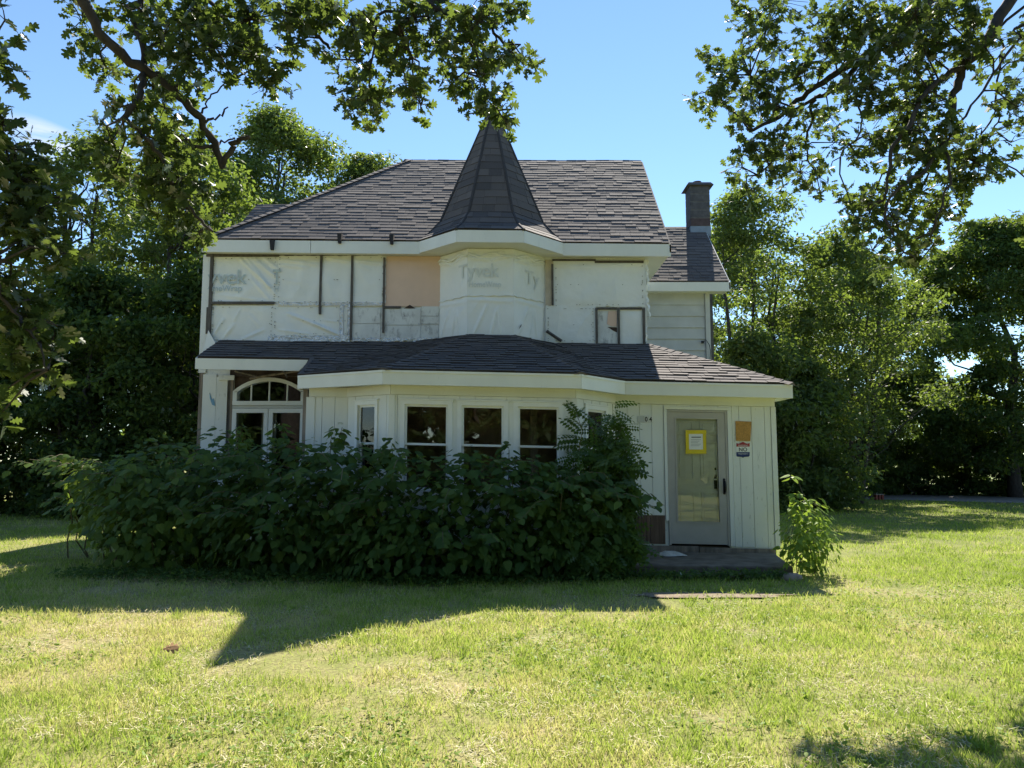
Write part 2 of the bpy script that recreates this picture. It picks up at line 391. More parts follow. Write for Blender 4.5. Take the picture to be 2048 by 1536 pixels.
# ------------------------------------------------------------------ ground
def ground_height(x, y):
    return 0.018 * mnoise.noise((x * 0.5, y * 0.5, 3.1))
def build_lawn():
    xs = np.concatenate([[-600, -200, -80, -45], np.linspace(-28, 28, 86), [45, 80, 200, 600]])
    ys = np.concatenate([[-400, -100, -30], np.linspace(-6, 40, 74), [55, 90, 200, 400, 900]])
    V = []
    for y in ys:
        for x in xs:
            w = 1.0 if abs(x) < 20 and -5 < y < 30 else 0.0
            V.append((x, y, ground_height(x, y) * w))
    nx = len(xs); Fc = [(j * nx + i, j * nx + i + 1, (j + 1) * nx + i + 1, (j + 1) * nx + i) for j in range(len(ys) - 1) for i in range(nx - 1)]
    me = bpy.data.meshes.new('lawn'); me.from_pydata(V, [], Fc); me.update()
    o = link_mesh('lawn', me, M['lawn'], smooth=True); tag(o, kind='structure')
build_lawn()
def sheet_poly(name, pts, z, mat, kind='structure', jitter=0.0):
    m = MB(); m.add([(p[0], p[1], z) for p in pts], [tuple(range(len(pts)))]); o = m.build(name, mat); tag(o, kind=kind); return o
sheet_poly('road', [(8.5, 36.5), (14.4, 30.9), (19.2, 27.9), (40, 16), (43, 20.5), (22, 32.2), (17.0, 37.0), (6, 48), (2, 46)], 0.012, M['road'])
sheet_poly('field', [(7, 49), (17.6, 38.2), (23, 33.4), (44, 22), (160, 30), (300, 500), (-60, 500), (-20, 70)], 0.012, M['field'])
def dirt_patch(name, cx, cy, rx, ry, seed):
    r = random.Random(seed); pts = []
    for k in range(26):
        a = 2 * math.pi * k / 26; q = r.uniform(0.7, 1.1)
        pts.append((cx + rx * q * math.cos(a), cy + ry * q * math.sin(a)))
    m = MB(); m.add([(cx, cy, 0.034)] + [(p[0], p[1], 0.020) for p in pts], [(0, k + 1, (k + 1) % 26 + 1) for k in range(26)])
    o = m.build(name, M['dirt'], smooth=True); tag(o, kind='structure')
DIRT = [(2.35, 9.05, 1.0, 0.2)]
for i, d in enumerate(DIRT): dirt_patch('bare_soil', *d, seed=i)
DISK = DIRT

# ------------------------------------------------------------------ house
HB = Vector((-0.8, 14.5, 0.0))
house = empty('house', HB, 'two storey white house with turret, torn house wrap and enclosed bay porch', 'house')
SHINGLES = []     # (verts, faces, var)

def clip_poly(poly, axis, val, keep_gt):
    out = []
    for i in range(len(poly)):
        a, b = poly[i], poly[(i + 1) % len(poly)]
        ia = (a[axis] > val) == keep_gt; ib = (b[axis] > val) == keep_gt
        if ia: out.append(a)
        if ia != ib:
            t = (val - a[axis]) / (b[axis] - a[axis]); out.append((a[0] + (b[0] - a[0]) * t, a[1] + (b[1] - a[1]) * t))
    return out
def clip_conv(subj, clip):     # Sutherland-Hodgman, clip is CCW convex
    out = subj
    for i in range(len(clip)):
        if len(out) < 3: return []
        a, b = clip[i], clip[(i + 1) % len(clip)]; inp, out = out, []
        def side(p): return (b[0] - a[0]) * (p[1] - a[1]) - (b[1] - a[1]) * (p[0] - a[0])
        for k in range(len(inp)):
            p, q = inp[k], inp[(k + 1) % len(inp)]; sp, sq = side(p), side(q)
            if sp >= 0: out.append(p)
            if (sp >= 0) != (sq >= 0):
                t = sp / (sp - sq); out.append((p[0] + (q[0] - p[0]) * t, p[1] + (q[1] - p[1]) * t))
    return out
def shingle_plane(poly, e0, e1, xf, expo=0.14, thick=0.0125, wr=(0.15, 0.34), seed=0, deck=True, tone=0.0):
    """poly: convex planar 3d polygon; e0->e1 eave direction; shingles as wedges"""
    r = random.Random(seed)
    e0, e1 = Vector(e0), Vector(e1); u = (e1 - e0).normalized()
    P = [Vector(p) for p in poly]
    far = max(P, key=lambda p: ((p - e0) - u * (p - e0).dot(u)).length)
    v = (far - e0); v = (v - u * v.dot(u)).normalized(); n = u.cross(v)
    if n.z < 0: n = -n
    pl = [((p - e0).dot(u), (p - e0).dot(v)) for p in P]
    area = sum(pl[i][0] * pl[(i + 1) % len(pl)][1] - pl[(i + 1) % len(pl)][0] * pl[i][1] for i in range(len(pl)))
    if area < 0: pl = pl[::-1]
    umin, umax = min(p[0] for p in pl), max(p[0] for p in pl); vmin, vmax = min(p[1] for p in pl), max(p[1] for p in pl)
    row = math.floor(vmin / expo)
    while row * expo < vmax:
        v0 = row * expo - r.uniform(0, 0.004); v1 = (row + 1) * expo + 0.03
        x = umin - r.uniform(0, 0.3)
        while x < umax:
            w = r.uniform(*wr); raised = r.random() < 0.5; dv = r.uniform(-0.007, 0.004)
            g = clip_conv([(x + 0.002, v0 + dv), (x + w - 0.002, v0 + dv + r.uniform(-0.004, 0.004)), (x + w - 0.002, v1), (x + 0.002, v1)], pl)
            if len(g) >= 3:
                gv = max(q[1] for q in g) - min(q[1] for q in g)
                t = thick * (1.0 if raised else 0.62) * r.uniform(0.85, 1.2)
                top, bot = [], []
                for q in g:
                    h = t * max(0.12, 1 - (q[1] - v0) / (v1 - v0)) + 0.002
                    b = e0 + u * q[0] + v * q[1]; b = b + n * (0.012 * mnoise.noise((b.x * 0.7, b.y * 0.7, b.z * 0.7)) + 0.010 + r.uniform(0, 0.0015)); top.append(xf(b + n * h)); bot.append(xf(b))
                k = len(g); fs = [list(range(k))] + [[i, k + i, k + (i + 1) % k, (i + 1) % k] for i in range(k)]
                SHINGLES.append((top + bot, fs, min(1, max(0, r.gauss(0.56 + tone, 0.075) - (0.09 if not raised else 0)))))
            x += w
        row += 1
    if deck:
        m = MB(); m.prism([p for p in P], -n * 0.03)
        for q in m.v: pass
        o = m.build('roof_deck', M['darkwood'], house, xf=xf)

def ribbon(name, poly, z0, z1, th, mat, parent, xf):
    """mitred fascia board following a 2d polyline; th goes to the inside (left of travel = inside)"""
    n = len(poly); P = [Vector((p[0], p[1], 0)) for p in poly]
    nrm = []
    for i in range(n - 1):
        d = (P[i + 1] - P[i]).normalized(); nrm.append(Vector((-d.y, d.x, 0)))
    for i in range(n - 1):
        seg_L = (P[i + 1] - P[i]).length; nb = max(1, round(seg_L / 2.3)) if name == 'fascia' else 1
        a = nrm[i] if i == 0 else (nrm[i - 1] + nrm[i]).normalized(); b = nrm[i] if i == n - 2 else (nrm[i] + nrm[i + 1]).normalized()
        ka = th / max(0.3, a.dot(nrm[i])); kb = th / max(0.3, b.dot(nrm[i]))
        e = (P[i + 1] - P[i]).normalized() * 0.0015
        q = [P[i] + e, P[i + 1] - e, P[i + 1] - e + b * kb, P[i] + e + a * ka]
        for kb_ in range(nb):
            t0, t1 = kb_ / nb + (0.0012 if kb_ else 0), (kb_ + 1) / nb - (0.0012 if kb_ < nb - 1 else 0); jz = random.uniform(-0.004, 0.004) if nb > 1 else 0
            qq = [q[0].lerp(q[1], t0), q[0].lerp(q[1], t1), q[3].lerp(q[2], t1), q[3].lerp(q[2], t0)]
            m = MB(); m.hexa([v + Vector((0, 0, z0 + jz)) for v in qq], [v + Vector((0, 0, z1)) for v in qq]); m.build(name, mat, parent, xf=xf)

# --- nominal plan
YE, YW = 13.5, 13.75
ZE = 5.605
RY, RZ = 16.75, 8.49
XL, XR = -5.72, 2.90
RXL, RXR = -2.41, 2.99
TC = Vector((-0.385, 14.2, 0)); TA = 1.43     # turret centre, eave apothem
TW = 1.0
def octa(ap):      # front-flat octagon corners, starting at front-left going to the right
    R = ap / math.cos(math.pi / 8)
    return [(TC.x + R * math.sin(-math.pi / 8 + k * math.pi / 4), TC.y - R * math.cos(-math.pi / 8 + k * math.pi / 4)) for k in range(8)]

# main roof
fl = [(XL, YE, ZE), (XR, YE, ZE), (RXR, RY, RZ), (RXL, RY, RZ)]
YB = 19.6
roof = None
shingle_plane(fl, fl[0], fl[1], TH_, seed=1)
shingle_plane([(XL, YB, ZE), (XL, YE, ZE), (RXL, RY, RZ)], (XL, YB, ZE), (XL, YE, ZE), TH_, seed=2)
m = MB(); m.prism([(XR, YB, ZE), (XL, YB, ZE), (RXL, RY, RZ), (RXR, RY, RZ)], (0, 0, -0.03)); m.build('rear_roof_slope', M['tarstrip'], house, xf=TH_)
# turret roof: bell profile
prof = [(ZE, TA), (5.80, 1.17), (6.08, 0.95), (8.58, 0.012)]
for k in (-2, -1, 0, 1, 2, 3, 4):
    i0, i1 = k % 8, (k + 1) % 8
    for j in range(3):
        (za, ra), (zb, rb) = prof[j], prof[j + 1]
        a, b = octa(ra), octa(rb)
        q = [(*a[i0], za), (*a[i1], za), (*b[i1], zb), (*b[i0], zb)]
        shingle_plane(q, q[0], q[1], TH_, seed=30 + k * 5 + j, wr=(0.22, 0.5), expo=0.17, thick=0.012, tone=-0.12)
m = MB()
o1 = octa(0.02); m.prism([(*p, 8.54) for p in o1], (0, 0, 0.05)); m.build('spire_tip', M['tarstrip'], house, xf=TH_)
# hip caps on the spire
for k in range(8):
    m = MB()
    for j in range(3):
        (za, ra), (zb, rb) = prof[j], prof[j + 1]; a, b = octa(ra + 0.008), octa(rb + 0.008)
        m.tube([(*a[k], za), (*b[k], zb)], [0.032, 0.028], 6)
    m.build('hip_cap', M['shingle'], house, xf=TH_)
# wing roof
WE, WEZ, WRY, WRZ, WXR = 16.25, 5.52, 18.3, 7.40, 4.79
q = [(XR - 0.35, WE, WEZ), (WXR, WE, WEZ), (WXR, WRY, WRZ), (XR - 0.35, WRY, WRZ)]
shingle_plane(q, q[0], q[1], lambda p: Vector(p), seed=4)
m = MB(); m.prism([(WXR, 20.4, WEZ), (2.5, 20.4, WEZ), (2.5, WRY, WRZ), (WXR, WRY, WRZ)], (0, 0, -0.03)); m.build('rear_roof_slope', M['tarstrip'], house)
# rear left block roof
q = [(-7.3, 18.0, 6.68), (-2.0, 18.0, 6.68), (-2.0, 19.8, 8.5), (-6.92, 19.8, 8.5)]
shingle_plane(q, q[0], q[1], lambda p: Vector(p), seed=5)
m = MB(); m.prism([(-2.0, 21.6, 6.68), (-7.3, 21.6, 6.68), (-6.92, 19.8, 8.5), (-2.0, 19.8, 8.5)], (0, 0, -0.03)); m.prism([(-7.3, 21.6, 6.68), (-7.3, 18.0, 6.68), (-6.92, 19.8, 8.5)], (0.02, 0, -0.03)); m.build('rear_roof_slope', M['tarstrip'], house)
m = MB(); m.box(-7.1, -2.2, 18.25, 21.4, 0.0, 6.72); m.build('rear_wall', M['siding_grey'], house)

# porch roofs
ZP = 2.888
L0, L1, L2, L3, L4 = (-3.45, 12.0), (-1.90, 10.95), (1.02, 10.95), (1.78, 11.75), (4.417, 11.75)
ZT = 3.75
def plane_from(a, b, c):
    a, b, c = Vector(a), Vector(b), Vector(c); n = (b - a).cross(c - a).normalized(); return n, n.dot(a)
def meet(pl1, pl2, pl3):
    A = np.array([tuple(pl[0]) for pl in (pl1, pl2, pl3)]); return Vector(np.linalg.solve(A, np.array([pl[1] for pl in (pl1, pl2, pl3)])))
T1, T2 = Vector((-0.80, 13.2, 3.80)), Vector((0.06, 13.2, 3.80))
v3 = lambda p, z=ZP: (p[0], p[1], z)
sA = (ZT - ZP) / (YW - L0[1]); sE = (ZT - ZP) / (YW - L3[1])
plA = plane_from(v3(L0), (0, L0[1], ZP), (0, YW, ZT)); plB = plane_from(v3(L0), v3(L1), T1)
plC = plane_from(v3(L1), v3(L2), T1); plD = plane_from(v3(L2), v3(L3), T2); plE = plane_from(v3(L3), v3(L4), (0, YW, ZT))
wallp = (Vector((0, 1, 0)), YW + 0.02)
VA = meet(plA, plB, wallp); VE = meet(plD, plE, wallp)
YLE = 12.78; ZLE = ZP + sA * (YLE - L0[1])
XLE = -5.41
LX = -3.44
shingle_plane([(XLE, YLE, ZLE), (L0[0] + 0.06, YLE, ZLE), (L0[0] + 0.06, YW, ZT), (XLE, YW, ZT)], (XLE, YLE, ZLE), (LX, YLE, ZLE), TH_, seed=6, thick=0.022, tone=-0.15)
p_l = Vector((L0[0] + 0.06, L0[1] + 0.0, ZP))
shingle_plane([(L0[0] + 0.06, L0[1], ZP), tuple(VA), (L0[0] + 0.06, YW, ZT)], (XLE, YLE, ZLE), (LX, YLE, ZLE), TH_, seed=7, thick=0.022, tone=-0.15)
# small diagonal strip where the cut eave steps down to the porch eave
shingle_plane([v3(L0), (L0[0] + 0.06, L0[1], ZP), (L0[0] + 0.06, YLE, ZLE), (L0[0] - 0.02, YLE, ZLE)], (XLE, YLE, ZLE), (LX, YLE, ZLE), TH_, seed=8, thick=0.022, tone=-0.15)
shingle_plane([v3(L0), v3(L1), tuple(T1), tuple(VA)], v3(L0), v3(L1), TH_, seed=9, thick=0.022, tone=-0.12)
shingle_plane([v3(L1), v3(L2), tuple(T2), tuple(T1)], v3(L1), v3(L2), TH_, seed=10, thick=0.022, tone=-0.12)
shingle_plane([v3(L2), v3(L3), tuple(VE), tuple(T2)], v3(L2), v3(L3), TH_, seed=11, thick=0.022, tone=-0.1)
HT = (2.49, YW, ZT)
shingle_plane([v3(L3), v3(L4), HT, tuple(VE)], v3(L3), v3(L4), TH_, seed=12, thick=0.022)
shingle_plane([v3(L4), (4.417, 16.6, ZP), (2.49, 16.6, ZT), HT], v3(L4), (4.417, 16.6, ZP), TH_, seed=13, thick=0.022)
def cap_run(a, b, r0=0.028, name='hip_cap'):
    a, b = Vector(a), Vector(b); L = (b - a).length; n = max(2, int(L / 0.16)); d = (b - a) / n; m = MB()
    s_ = d.normalized().cross(Vector((0, 0, 1))).normalized()
    up = s_.cross(d.normalized())
    if up.z < 0: up = -up
    for i in range(n):
        p, q_ = a + d * i, a + d * (i + 1.12)
        h0, h1 = 0.038, 0.024
        v = [p - s_ * 0.12 - up * 0.01, p + up * h0, p + s_ * 0.12 - up * 0.01, q_ - s_ * 0.12 - up * 0.02, q_ + up * h1, q_ + s_ * 0.12 - up * 0.02]
        m.add(v, [(0, 1, 4, 3), (1, 2, 5, 4), (0, 2, 1), (3, 4, 5), (0, 3, 5, 2)], random.uniform(0.3, 0.7))
    m.build(name, M['shingle'], house, xf=TH_)
cap_run(v3(L1), T1); cap_run(v3(L2), T2); cap_run(v3(L4), HT)
cap_run((XL, YE, ZE), (RXL, RY, RZ)); cap_run((XL, YB, ZE), (RXL, RY, RZ))
def ridge_strip(x0, x1, w, name, mat, h=0.016):
    s_ = (RZ - ZE) / (RY - YE); m = MB()
    for sg_ in (-1, 1):
        m.hexa([(x0, RY, RZ - 0.02), (x1, RY, RZ - 0.02), (x1, RY + sg_ * w, RZ - 0.02 - s_ * w), (x0, RY + sg_ * w, RZ - 0.02 - s_ * w)],
               [(x0, RY, RZ + h), (x1, RY, RZ + h), (x1, RY + sg_ * w, RZ + h - s_ * w), (x0, RY + sg_ * w, RZ + h - s_ * w)])
    m.build(name, mat, house, xf=TH_)
ridge_strip(RXL + 0.15, RXR - 0.12, 0.17, 'ridge_membrane', M['tarstrip'])
ridge_strip(RXL - 0.02, RXL + 0.148, 0.14, 'ridge_cap', M['shingle'], 0.02); ridge_strip(RXR - 0.118, RXR, 0.14, 'ridge_cap', M['shingle'], 0.012)
# rake boards
m = MB(); d = Vector((RXR - XR, RY - YE, RZ - ZE))
a = Vector((XR + 0.004, YE, ZE - 0.02)); b = a + d
m.hexa([a + Vector((0, 0, -0.15)), a + Vector((0.03, 0, -0.15)), b + Vector((0.03, 0, -0.15)), b + Vector((0, 0, -0.15))], [a, a + Vector((0.03, 0, 0)), b + Vector((0.03, 0, 0)), b]); m.build('rake_board', M['woodgrey'], house, xf=TH_)
m = MB(); a = Vector((WXR + 0.003, WE, WEZ - 0.02)); b = Vector((WXR + 0.003, WRY, WRZ - 0.02))
m.hexa([a + Vector((0, 0, -0.15)), a + Vector((0.03, 0, -0.15)), b + Vector((0.03, 0, -0.15)), b + Vector((0, 0, -0.15))], [a, a + Vector((0.03, 0, 0)), b + Vector((0.03, 0, 0)), b]); m.build('rake_board', M['trim'], house)
m = MB(); a = Vector((XLE, YLE, ZLE - 0.01)); b = Vector((XLE, YW, ZT - 0.01))
m.hexa([a + Vector((-0.03, 0, -0.2)), a + Vector((-.003, 0, -0.2)), b + Vector((-.003, 0, -0.2)), b + Vector((-0.03, 0, -0.2))], [a + Vector((-0.03, 0, 0)), a + Vector((-.003, 0, 0)), b + Vector((-.003, 0, 0)), b + Vector((-0.03, 0, 0))]); m.build('rake_board', M['trim'], house, xf=TH_)

# fascias and soffits
FH = 0.245
tx0, tx1 = -0.385 - 0.592 - 0.73, -0.385 + 0.592 + 0.73
oc = octa(TA)
ribbon('fascia', [(XL, YE), (oc[0][0] - (YE - oc[0][1]), YE)], ZE - FH, ZE - 0.012, 0.03, M['trim'], house, TH_)
ribbon('turret_fascia', [(oc[0][0] - (YE - oc[0][1]) - 0.02, YE + 0.02), oc[0], oc[1], (oc[1][0] + (YE - oc[1][1]) + 0.02, YE + 0.02)], ZE - FH + 0.02, ZE - 0.008, 0.03, M['trim'], house, TH_)
ribbon('fascia', [(oc[1][0] + (YE - oc[1][1]), YE), (XR + 0.03, YE)], ZE - FH, ZE - 0.012, 0.03, M['trim'], house, TH_)
zs = ZE - FH + 0.03
m = MB()
m.prism([(XL + 0.02, YE + 0.02, zs), (XR, YE + 0.02, zs), (XR, YW + 0.05, zs), (XL + 0.02, YW + 0.05, zs)], (0, 0, 0.02))
m.prism([(oc[0][0] - .66, YE + 0.03, zs + 0.005), (oc[0][0], oc[0][1] + 0.02, zs + 0.005), (oc[1][0], oc[1][1] + 0.02, zs + 0.005), (oc[1][0] + .66, YE + 0.03, zs + 0.005)], (0, 0, 0.012))
m.prism([(XR - 0.42, YW + 0.05, zs), (XR, YW + 0.05, zs), (XR, YB, zs), (XR - 0.42, YB, zs)], (0, 0, 0.02))
m.build('soffit', M['trim'], house, xf=TH_)
ribbon('fascia', [(2.45, WE), (WXR + 0.03, WE)], WEZ - 0.215, WEZ - 0.01, 0.03, M['trim'], house, None)
m = MB(); m.prism([(2.45, WE + 0.02, WEZ - 0.19), (WXR, WE + 0.02, WEZ - 0.19), (WXR, 16.65, WEZ - 0.19), (2.45, 16.65, WEZ - 0.19)], (0, 0, 0.02)); m.build('soffit', M['trim'], house)
ribbon('fascia', [L0, L1, L2, L3, L4], ZP - 0.215, ZP - 0.012, 0.03, M['trim'], house, TH_)
ribbon('drip_edge', [(L0[0], L0[1] - 0.012), (L1[0] - 0.006, L1[1] - 0.014), (L2[0] + 0.006, L2[1] - 0.014), (L3[0] + .006, L3[1] - 0.014), (L4[0], L4[1] - 0.014)], ZP - 0.036, ZP - 0.004, 0.012, M['white'], house, TH_)
ribbon('fascia', [L4, (4.417, 16.6)], ZP - 0.215, ZP - 0.012, 0.03, M['trim'], house, TH_)
m = MB(); m.fbox(Frame((L0[0] + 0.003, L0[1] + 0.9), (L0[0] + 0.003, L0[1])), 0, 0.9, ZP - 0.21, ZP - 0.02, -0.03, 0); m.build('fascia', M['trim'], house, xf=TH_)
# left short eave fascia with its slanted cut end
zb, zt_ = ZLE - 0.215, ZLE - 0.012
m = MB(); m.add([(XLE - 0.03, YLE - 0.005, zb), (-3.66, YLE - 0.005, zb), (-3.44, YLE - 0.005, zt_), (XLE - 0.03, YLE - 0.005, zt_), (XLE - 0.03, YLE + 0.03, zb), (-3.66, YLE + 0.03, zb), (-3.44, YLE + 0.03, zt_), (XLE - 0.03, YLE + 0.03, zt_)],
      [(0, 1, 2, 3), (5, 4, 7, 6), (0, 4, 5, 1), (1, 5, 6, 2), (2, 6, 7, 3), (3, 7, 4, 0)]); m.build('fascia', M['trim'], house, xf=TH_)
W0, W1, W2, W3, W4, W5 = (-3.27, 12.08), (-2.62, 11.95), (-1.82, 11.25), (0.95, 11.25), (1.66, 12.05), (4.22, 12.05)
zs = ZP - 0.195
m = MB()
for a, b, c, d in ((L0, L1, W2, W0), (L1, L2, W3, W2), (L2, L3, W4, W3), (L3, L4, W5, W4)):
    ex = lambda p, s=0.06: (p[0], p[1] + s, zs)
    m.prism([(a[0], a[1] + 0.02, zs), (b[0], b[1] + 0.02, zs), ex(c), ex(d)], (0, 0, 0.015))
m.prism([(W5[0] - 0.05, 11.78, zs), (4.40, 11.78, zs), (4.40, 16.6, zs), (W5[0] - 0.05, 16.6, zs)], (0, 0, 0.012))
m.build('soffit', M['trim'], house, xf=TH_)

# gutter brackets left on the roof edge
for px, py in ((545, 483), (680, 470), (784, 472)):
    p = at(px, py + 6, YE - 0.03); m = MB()
    m.hexa([p + Vector((-.03, -.03, -.10)), p + Vector((.02, -.03, -.10)), p + Vector((.02, .03, -.10)), p + Vector((-.03, .03, -.10))],
           [p + Vector((-.05, -.03, .08)), p + Vector((.035, -.03, .08)), p + Vector((.035, .10, .10)), p + Vector((-.05, .10, .10))]); m.build('gutter_bracket', M['dark_bracket'], house)

# --- walls -------------------------------------------------------------
def rect_minus(a0, a1, z0, z1, holes):
    """split a rectangle around rectangular holes into rectangles"""
    rects = [(a0, a1, z0, z1)]
    for (h0, h1, y0, y1) in holes:
        nr = []
        for (x0, x1, b0, b1) in rects:
            if h1 <= x0 or h0 >= x1 or y1 <= b0 or y0 >= b1: nr.append((x0, x1, b0, b1)); continue
            if h0 > x0: nr.append((x0, h0, b0, b1))
            if h1 < x1: nr.append((h1, x1, b0, b1))
            c0, c1 = max(x0, h0), min(x1, h1)
            if y0 > b0: nr.append((c0, c1, b0, y0))
            if y1 < b1: nr.append((c0, c1, y1, b1))
        rects = nr
    return rects
def wall_core(fr, a0, a1, z0, z1, holes, mat, d0=-0.10, d1=-0.02, name='wall', xf=TH_):
    m = MB()
    for (x0, x1, b0, b1) in rect_minus(a0, a1, z0, z1, holes): m.fbox(fr, x0, x1, b0, b1, d0, d1)
    return m.build(name, mat, house, xf=xf)
def boards(fr, edges, z0, z1, holes, mat, name='siding_board', gap=0.004):
    for i in range(len(edges) - 1):
        x0, x1 = edges[i] + gap, edges[i + 1] - gap
        dj = random.uniform(0, 0.003)
        for (c0, c1, b0, b1) in rect_minus(x0, x1, z0, z1, holes):
            if c1 - c0 < 0.006 or b1 - b0 < 0.02: continue
            m = MB(); m.fbox(fr, c0, c1, b0, b1, -0.018, 0.0 + dj); m.build(name, mat, house, xf=TH_)
def edges_even(a0, a1, w):
    n = max(1, round((a1 - a0) / w)); return [a0 + (a1 - a0) * i / n for i in range(n + 1)]

def window(fr, a0, a1, z0, z1, zmid, xf=TH_, name='window', casing=0.065, label=None):
    """double hung window; a0..a1 is the sash opening"""
    m = MB(); c = casing
    m.fbox(fr, a0 - c, a0, z0 - c, z1 + c, -0.09, 0.022); m.fbox(fr, a1, a1 + c, z0 - c, z1 + c, -0.09, 0.022)
    m.fbox(fr, a0, a1, z1, z1 + c, -0.09, 0.022); m.fbox(fr, a0 - 0.02, a1 + 0.02, z0 - c - 0.02, z0, -0.09, 0.05)
    m.fbox(fr, a0 - c - 0.015, a1 + c + 0.015, z1 + c + 0.001, z1 + c + 0.02, -0.01, 0.035)
    w = m.build(name, M['vinyl'], house, xf=xf)
    if label: w['label'] = label
    s = 0.032
    for (b0, b1, d) in ((zmid, z1, -0.02), (z0, zmid + 0.03, -0.05)):
        m = MB(); m.fbox(fr, a0, a0 + s, b0, b1, d - 0.03, d); m.fbox(fr, a1 - s, a1, b0, b1, d - 0.03, d)
        m.fbox(fr, a0 + s, a1 - s, b0, b0 + s, d - 0.03, d); m.fbox(fr, a0 + s, a1 - s, b1 - s, b1, d - 0.03, d)
        m.build('sash', M['vinyl'], w, xf=xf)
        m = MB(); m.fbox(fr, a0 + s, a1 - s, b0 + s, b1 - s, d - 0.018, d - 0.012); m.build('pane', M['glass'], w, xf=xf)
    return w

# porch front faces
ZB, ZF = 0.30, 2.55
fA, fB, fC, fD, fE = Frame(W0, W1), Frame(W1, W2), Frame(W2, W3), Frame(W3, W4), Frame(W4, W5)
winz = (1.14, 2.41, 1.80)
hB = [(0.27, 0.70, winz[0], winz[1])]
hC = [(-1.61 + 1.82, -0.96 + 1.82, winz[0], winz[1]), (-0.755 + 1.82, -0.125 + 1.82, winz[0], winz[1]), (0.088 + 1.82, 0.705 + 1.82, winz[0], winz[1])]
hD = [(0.30, 0.78, winz[0], winz[1])]
DX0, DX1, DZ0, DZ1 = 2.487 - 1.66, 3.455 - 1.66, 0.38, 2.475
hE = [(DX0, DX1, 0.2, DZ1)]
for fr, hs in ((fA, []), (fB, hB), (fC, hC), (fD, hD), (fE, hE)):
    wall_core(fr, -0.01, fr.L + 0.01, ZB, 2.70, hs, M['white_old'], -0.10, -0.016)
pad = lambda hs, c=0.064: [(h[0] - c, h[1] + c, h[2] - c - 0.02, h[3] + c) for h in hs]
boards(fA, edges_even(0, fA.L, 0.2), ZB, ZF, [], M['white'])
boards(fB, [0.0, 0.2, 0.2 + (fB.L - 0.2) * 0.5, fB.L - 0.1, fB.L], ZB, ZF, pad(hB), M['white'])
boards(fC, [0, 0.1] + edges_even(0.1, fC.L - 0.1, 0.24)[1:-1] + [fC.L - 0.1, fC.L], ZB, ZF, pad(hC), M['white'])
boards(fD, edges_even(0, fD.L, 0.22), ZB, ZF, pad(hD), M['white'])
boards(fE, edges_even(0.0, DX0 - 0.055, 0.19), 0.79, ZF, [], M['white'])
boards(fE, edges_even(DX0 - 0.055, DX1 + 0.075, 0.23), DZ1 + 0.05, ZF, [], M['white'], )
boards(fE, [DX1 + 0.075, DX1 + 0.19, DX1 + 0.39, DX1 + 0.60, fE.L - 0.065], ZB + 0.02, ZF, [], M['white_old'])
m = MB(); m.fbox(fE, fE.L - 0.058, fE.L + 0.02, ZB + 0.0, ZF, -0.08, 0.012); m.build('corner_board', M['white_old'], house, xf=TH_)
# bare wood under the siding, left of the door
for i, (a0, a1) in enumerate(((0.02, 0.30), (0.305, 0.53), (0.535, DX0 - 0.06))):
    m = MB(); m.fbox(fE, a0, a1, 0.34, 0.785, -0.015, -0.004 + 0.003 * i); m.build('bare_panel', M['woodbrown'], house, xf=TH_)
# friezes
for fr in (fA, fB, fC, fD, fE):
    m = MB(); m.fbox(fr, -0.003, fr.L + 0.003, ZF + 0.004, 2.70, -0.01, 0.022); m.build('frieze_board', M['trim'], house, xf=TH_)
window(fB, *hB[0][:2], *winz); window(fD, *hD[0][:2], *winz)
for h in hC: window(fC, *h[:2], *winz)
# corner trims on the bay
for p, fr in ((W2, fC), (W3, fC)):
    a = 0 if p is W2 else fr.L
    m = MB(); m.fbox(fr, a - 0.03, a + 0.06 if a == 0 else a + 0.03, ZB, ZF, 0.004, 0.02) if a == 0 else m.fbox(fr, a - 0.06, a + 0.03, ZB, ZF, 0.004, 0.02); m.build('corner_board', M['white'], house, xf=TH_)
m = MB(); m.fbox(fA, -0.05, 0.10, ZB, ZF, -0.09, 0.014); m.build('corner_board', M['white'], house, xf=TH_)
m = MB(); m.fbox(fA, -0.13, -0.055, ZB, 2.68, -0.2, -0.03); m.build('bare_post', M['woodgrey'], house, xf=TH_)
# porch sides, floor, room lining
m = MB()
m.box(W5[0] - 0.08, W5[0] + 0.012, W5[1] + 0.022, 16.6, ZB, 2.72); m.build('side_wall', M['white'], house, xf=TH_)
m = MB(); m.box(W0[0] - 0.012, W0[0] + 0.08, W0[1] + 0.1, YW, ZB, 2.85); m.build('side_wall', M['white'], house, xf=TH_)
m = MB(); m.prism([(*W0, 0.26), (*W1, 0.26), (W2[0], W2[1] + .08, 0.26), (W3[0], W3[1] + .08, 0.26), (W4[0], W4[1] + .08, 0.26), (W5[0] - .05, W5[1] + .08, 0.26), (W5[0] - .05, 16.6, 0.26), (W0[0], 16.6, 0.26)], (0, 0, 0.06)); m.build('porch_floor', M['darkwood'], house, xf=TH_)
m = MB(); m.box(W0[0] + 0.09, 2.4, YW - 0.16, YW - 0.13, 0.3, 3.4); m.build('room_lining', M['interior'], house)
m = MB(); m.box(-1.2, -0.7, 12.9, 13.4, 0.3, 1.9); m.build('room_cupboard', M['woodbrown'], house)
m = MB(); m.box(0.3, 0.42, 12.4, 12.5, 0.3, 2.5); m.build('room_post', M['woodgrey'], house)
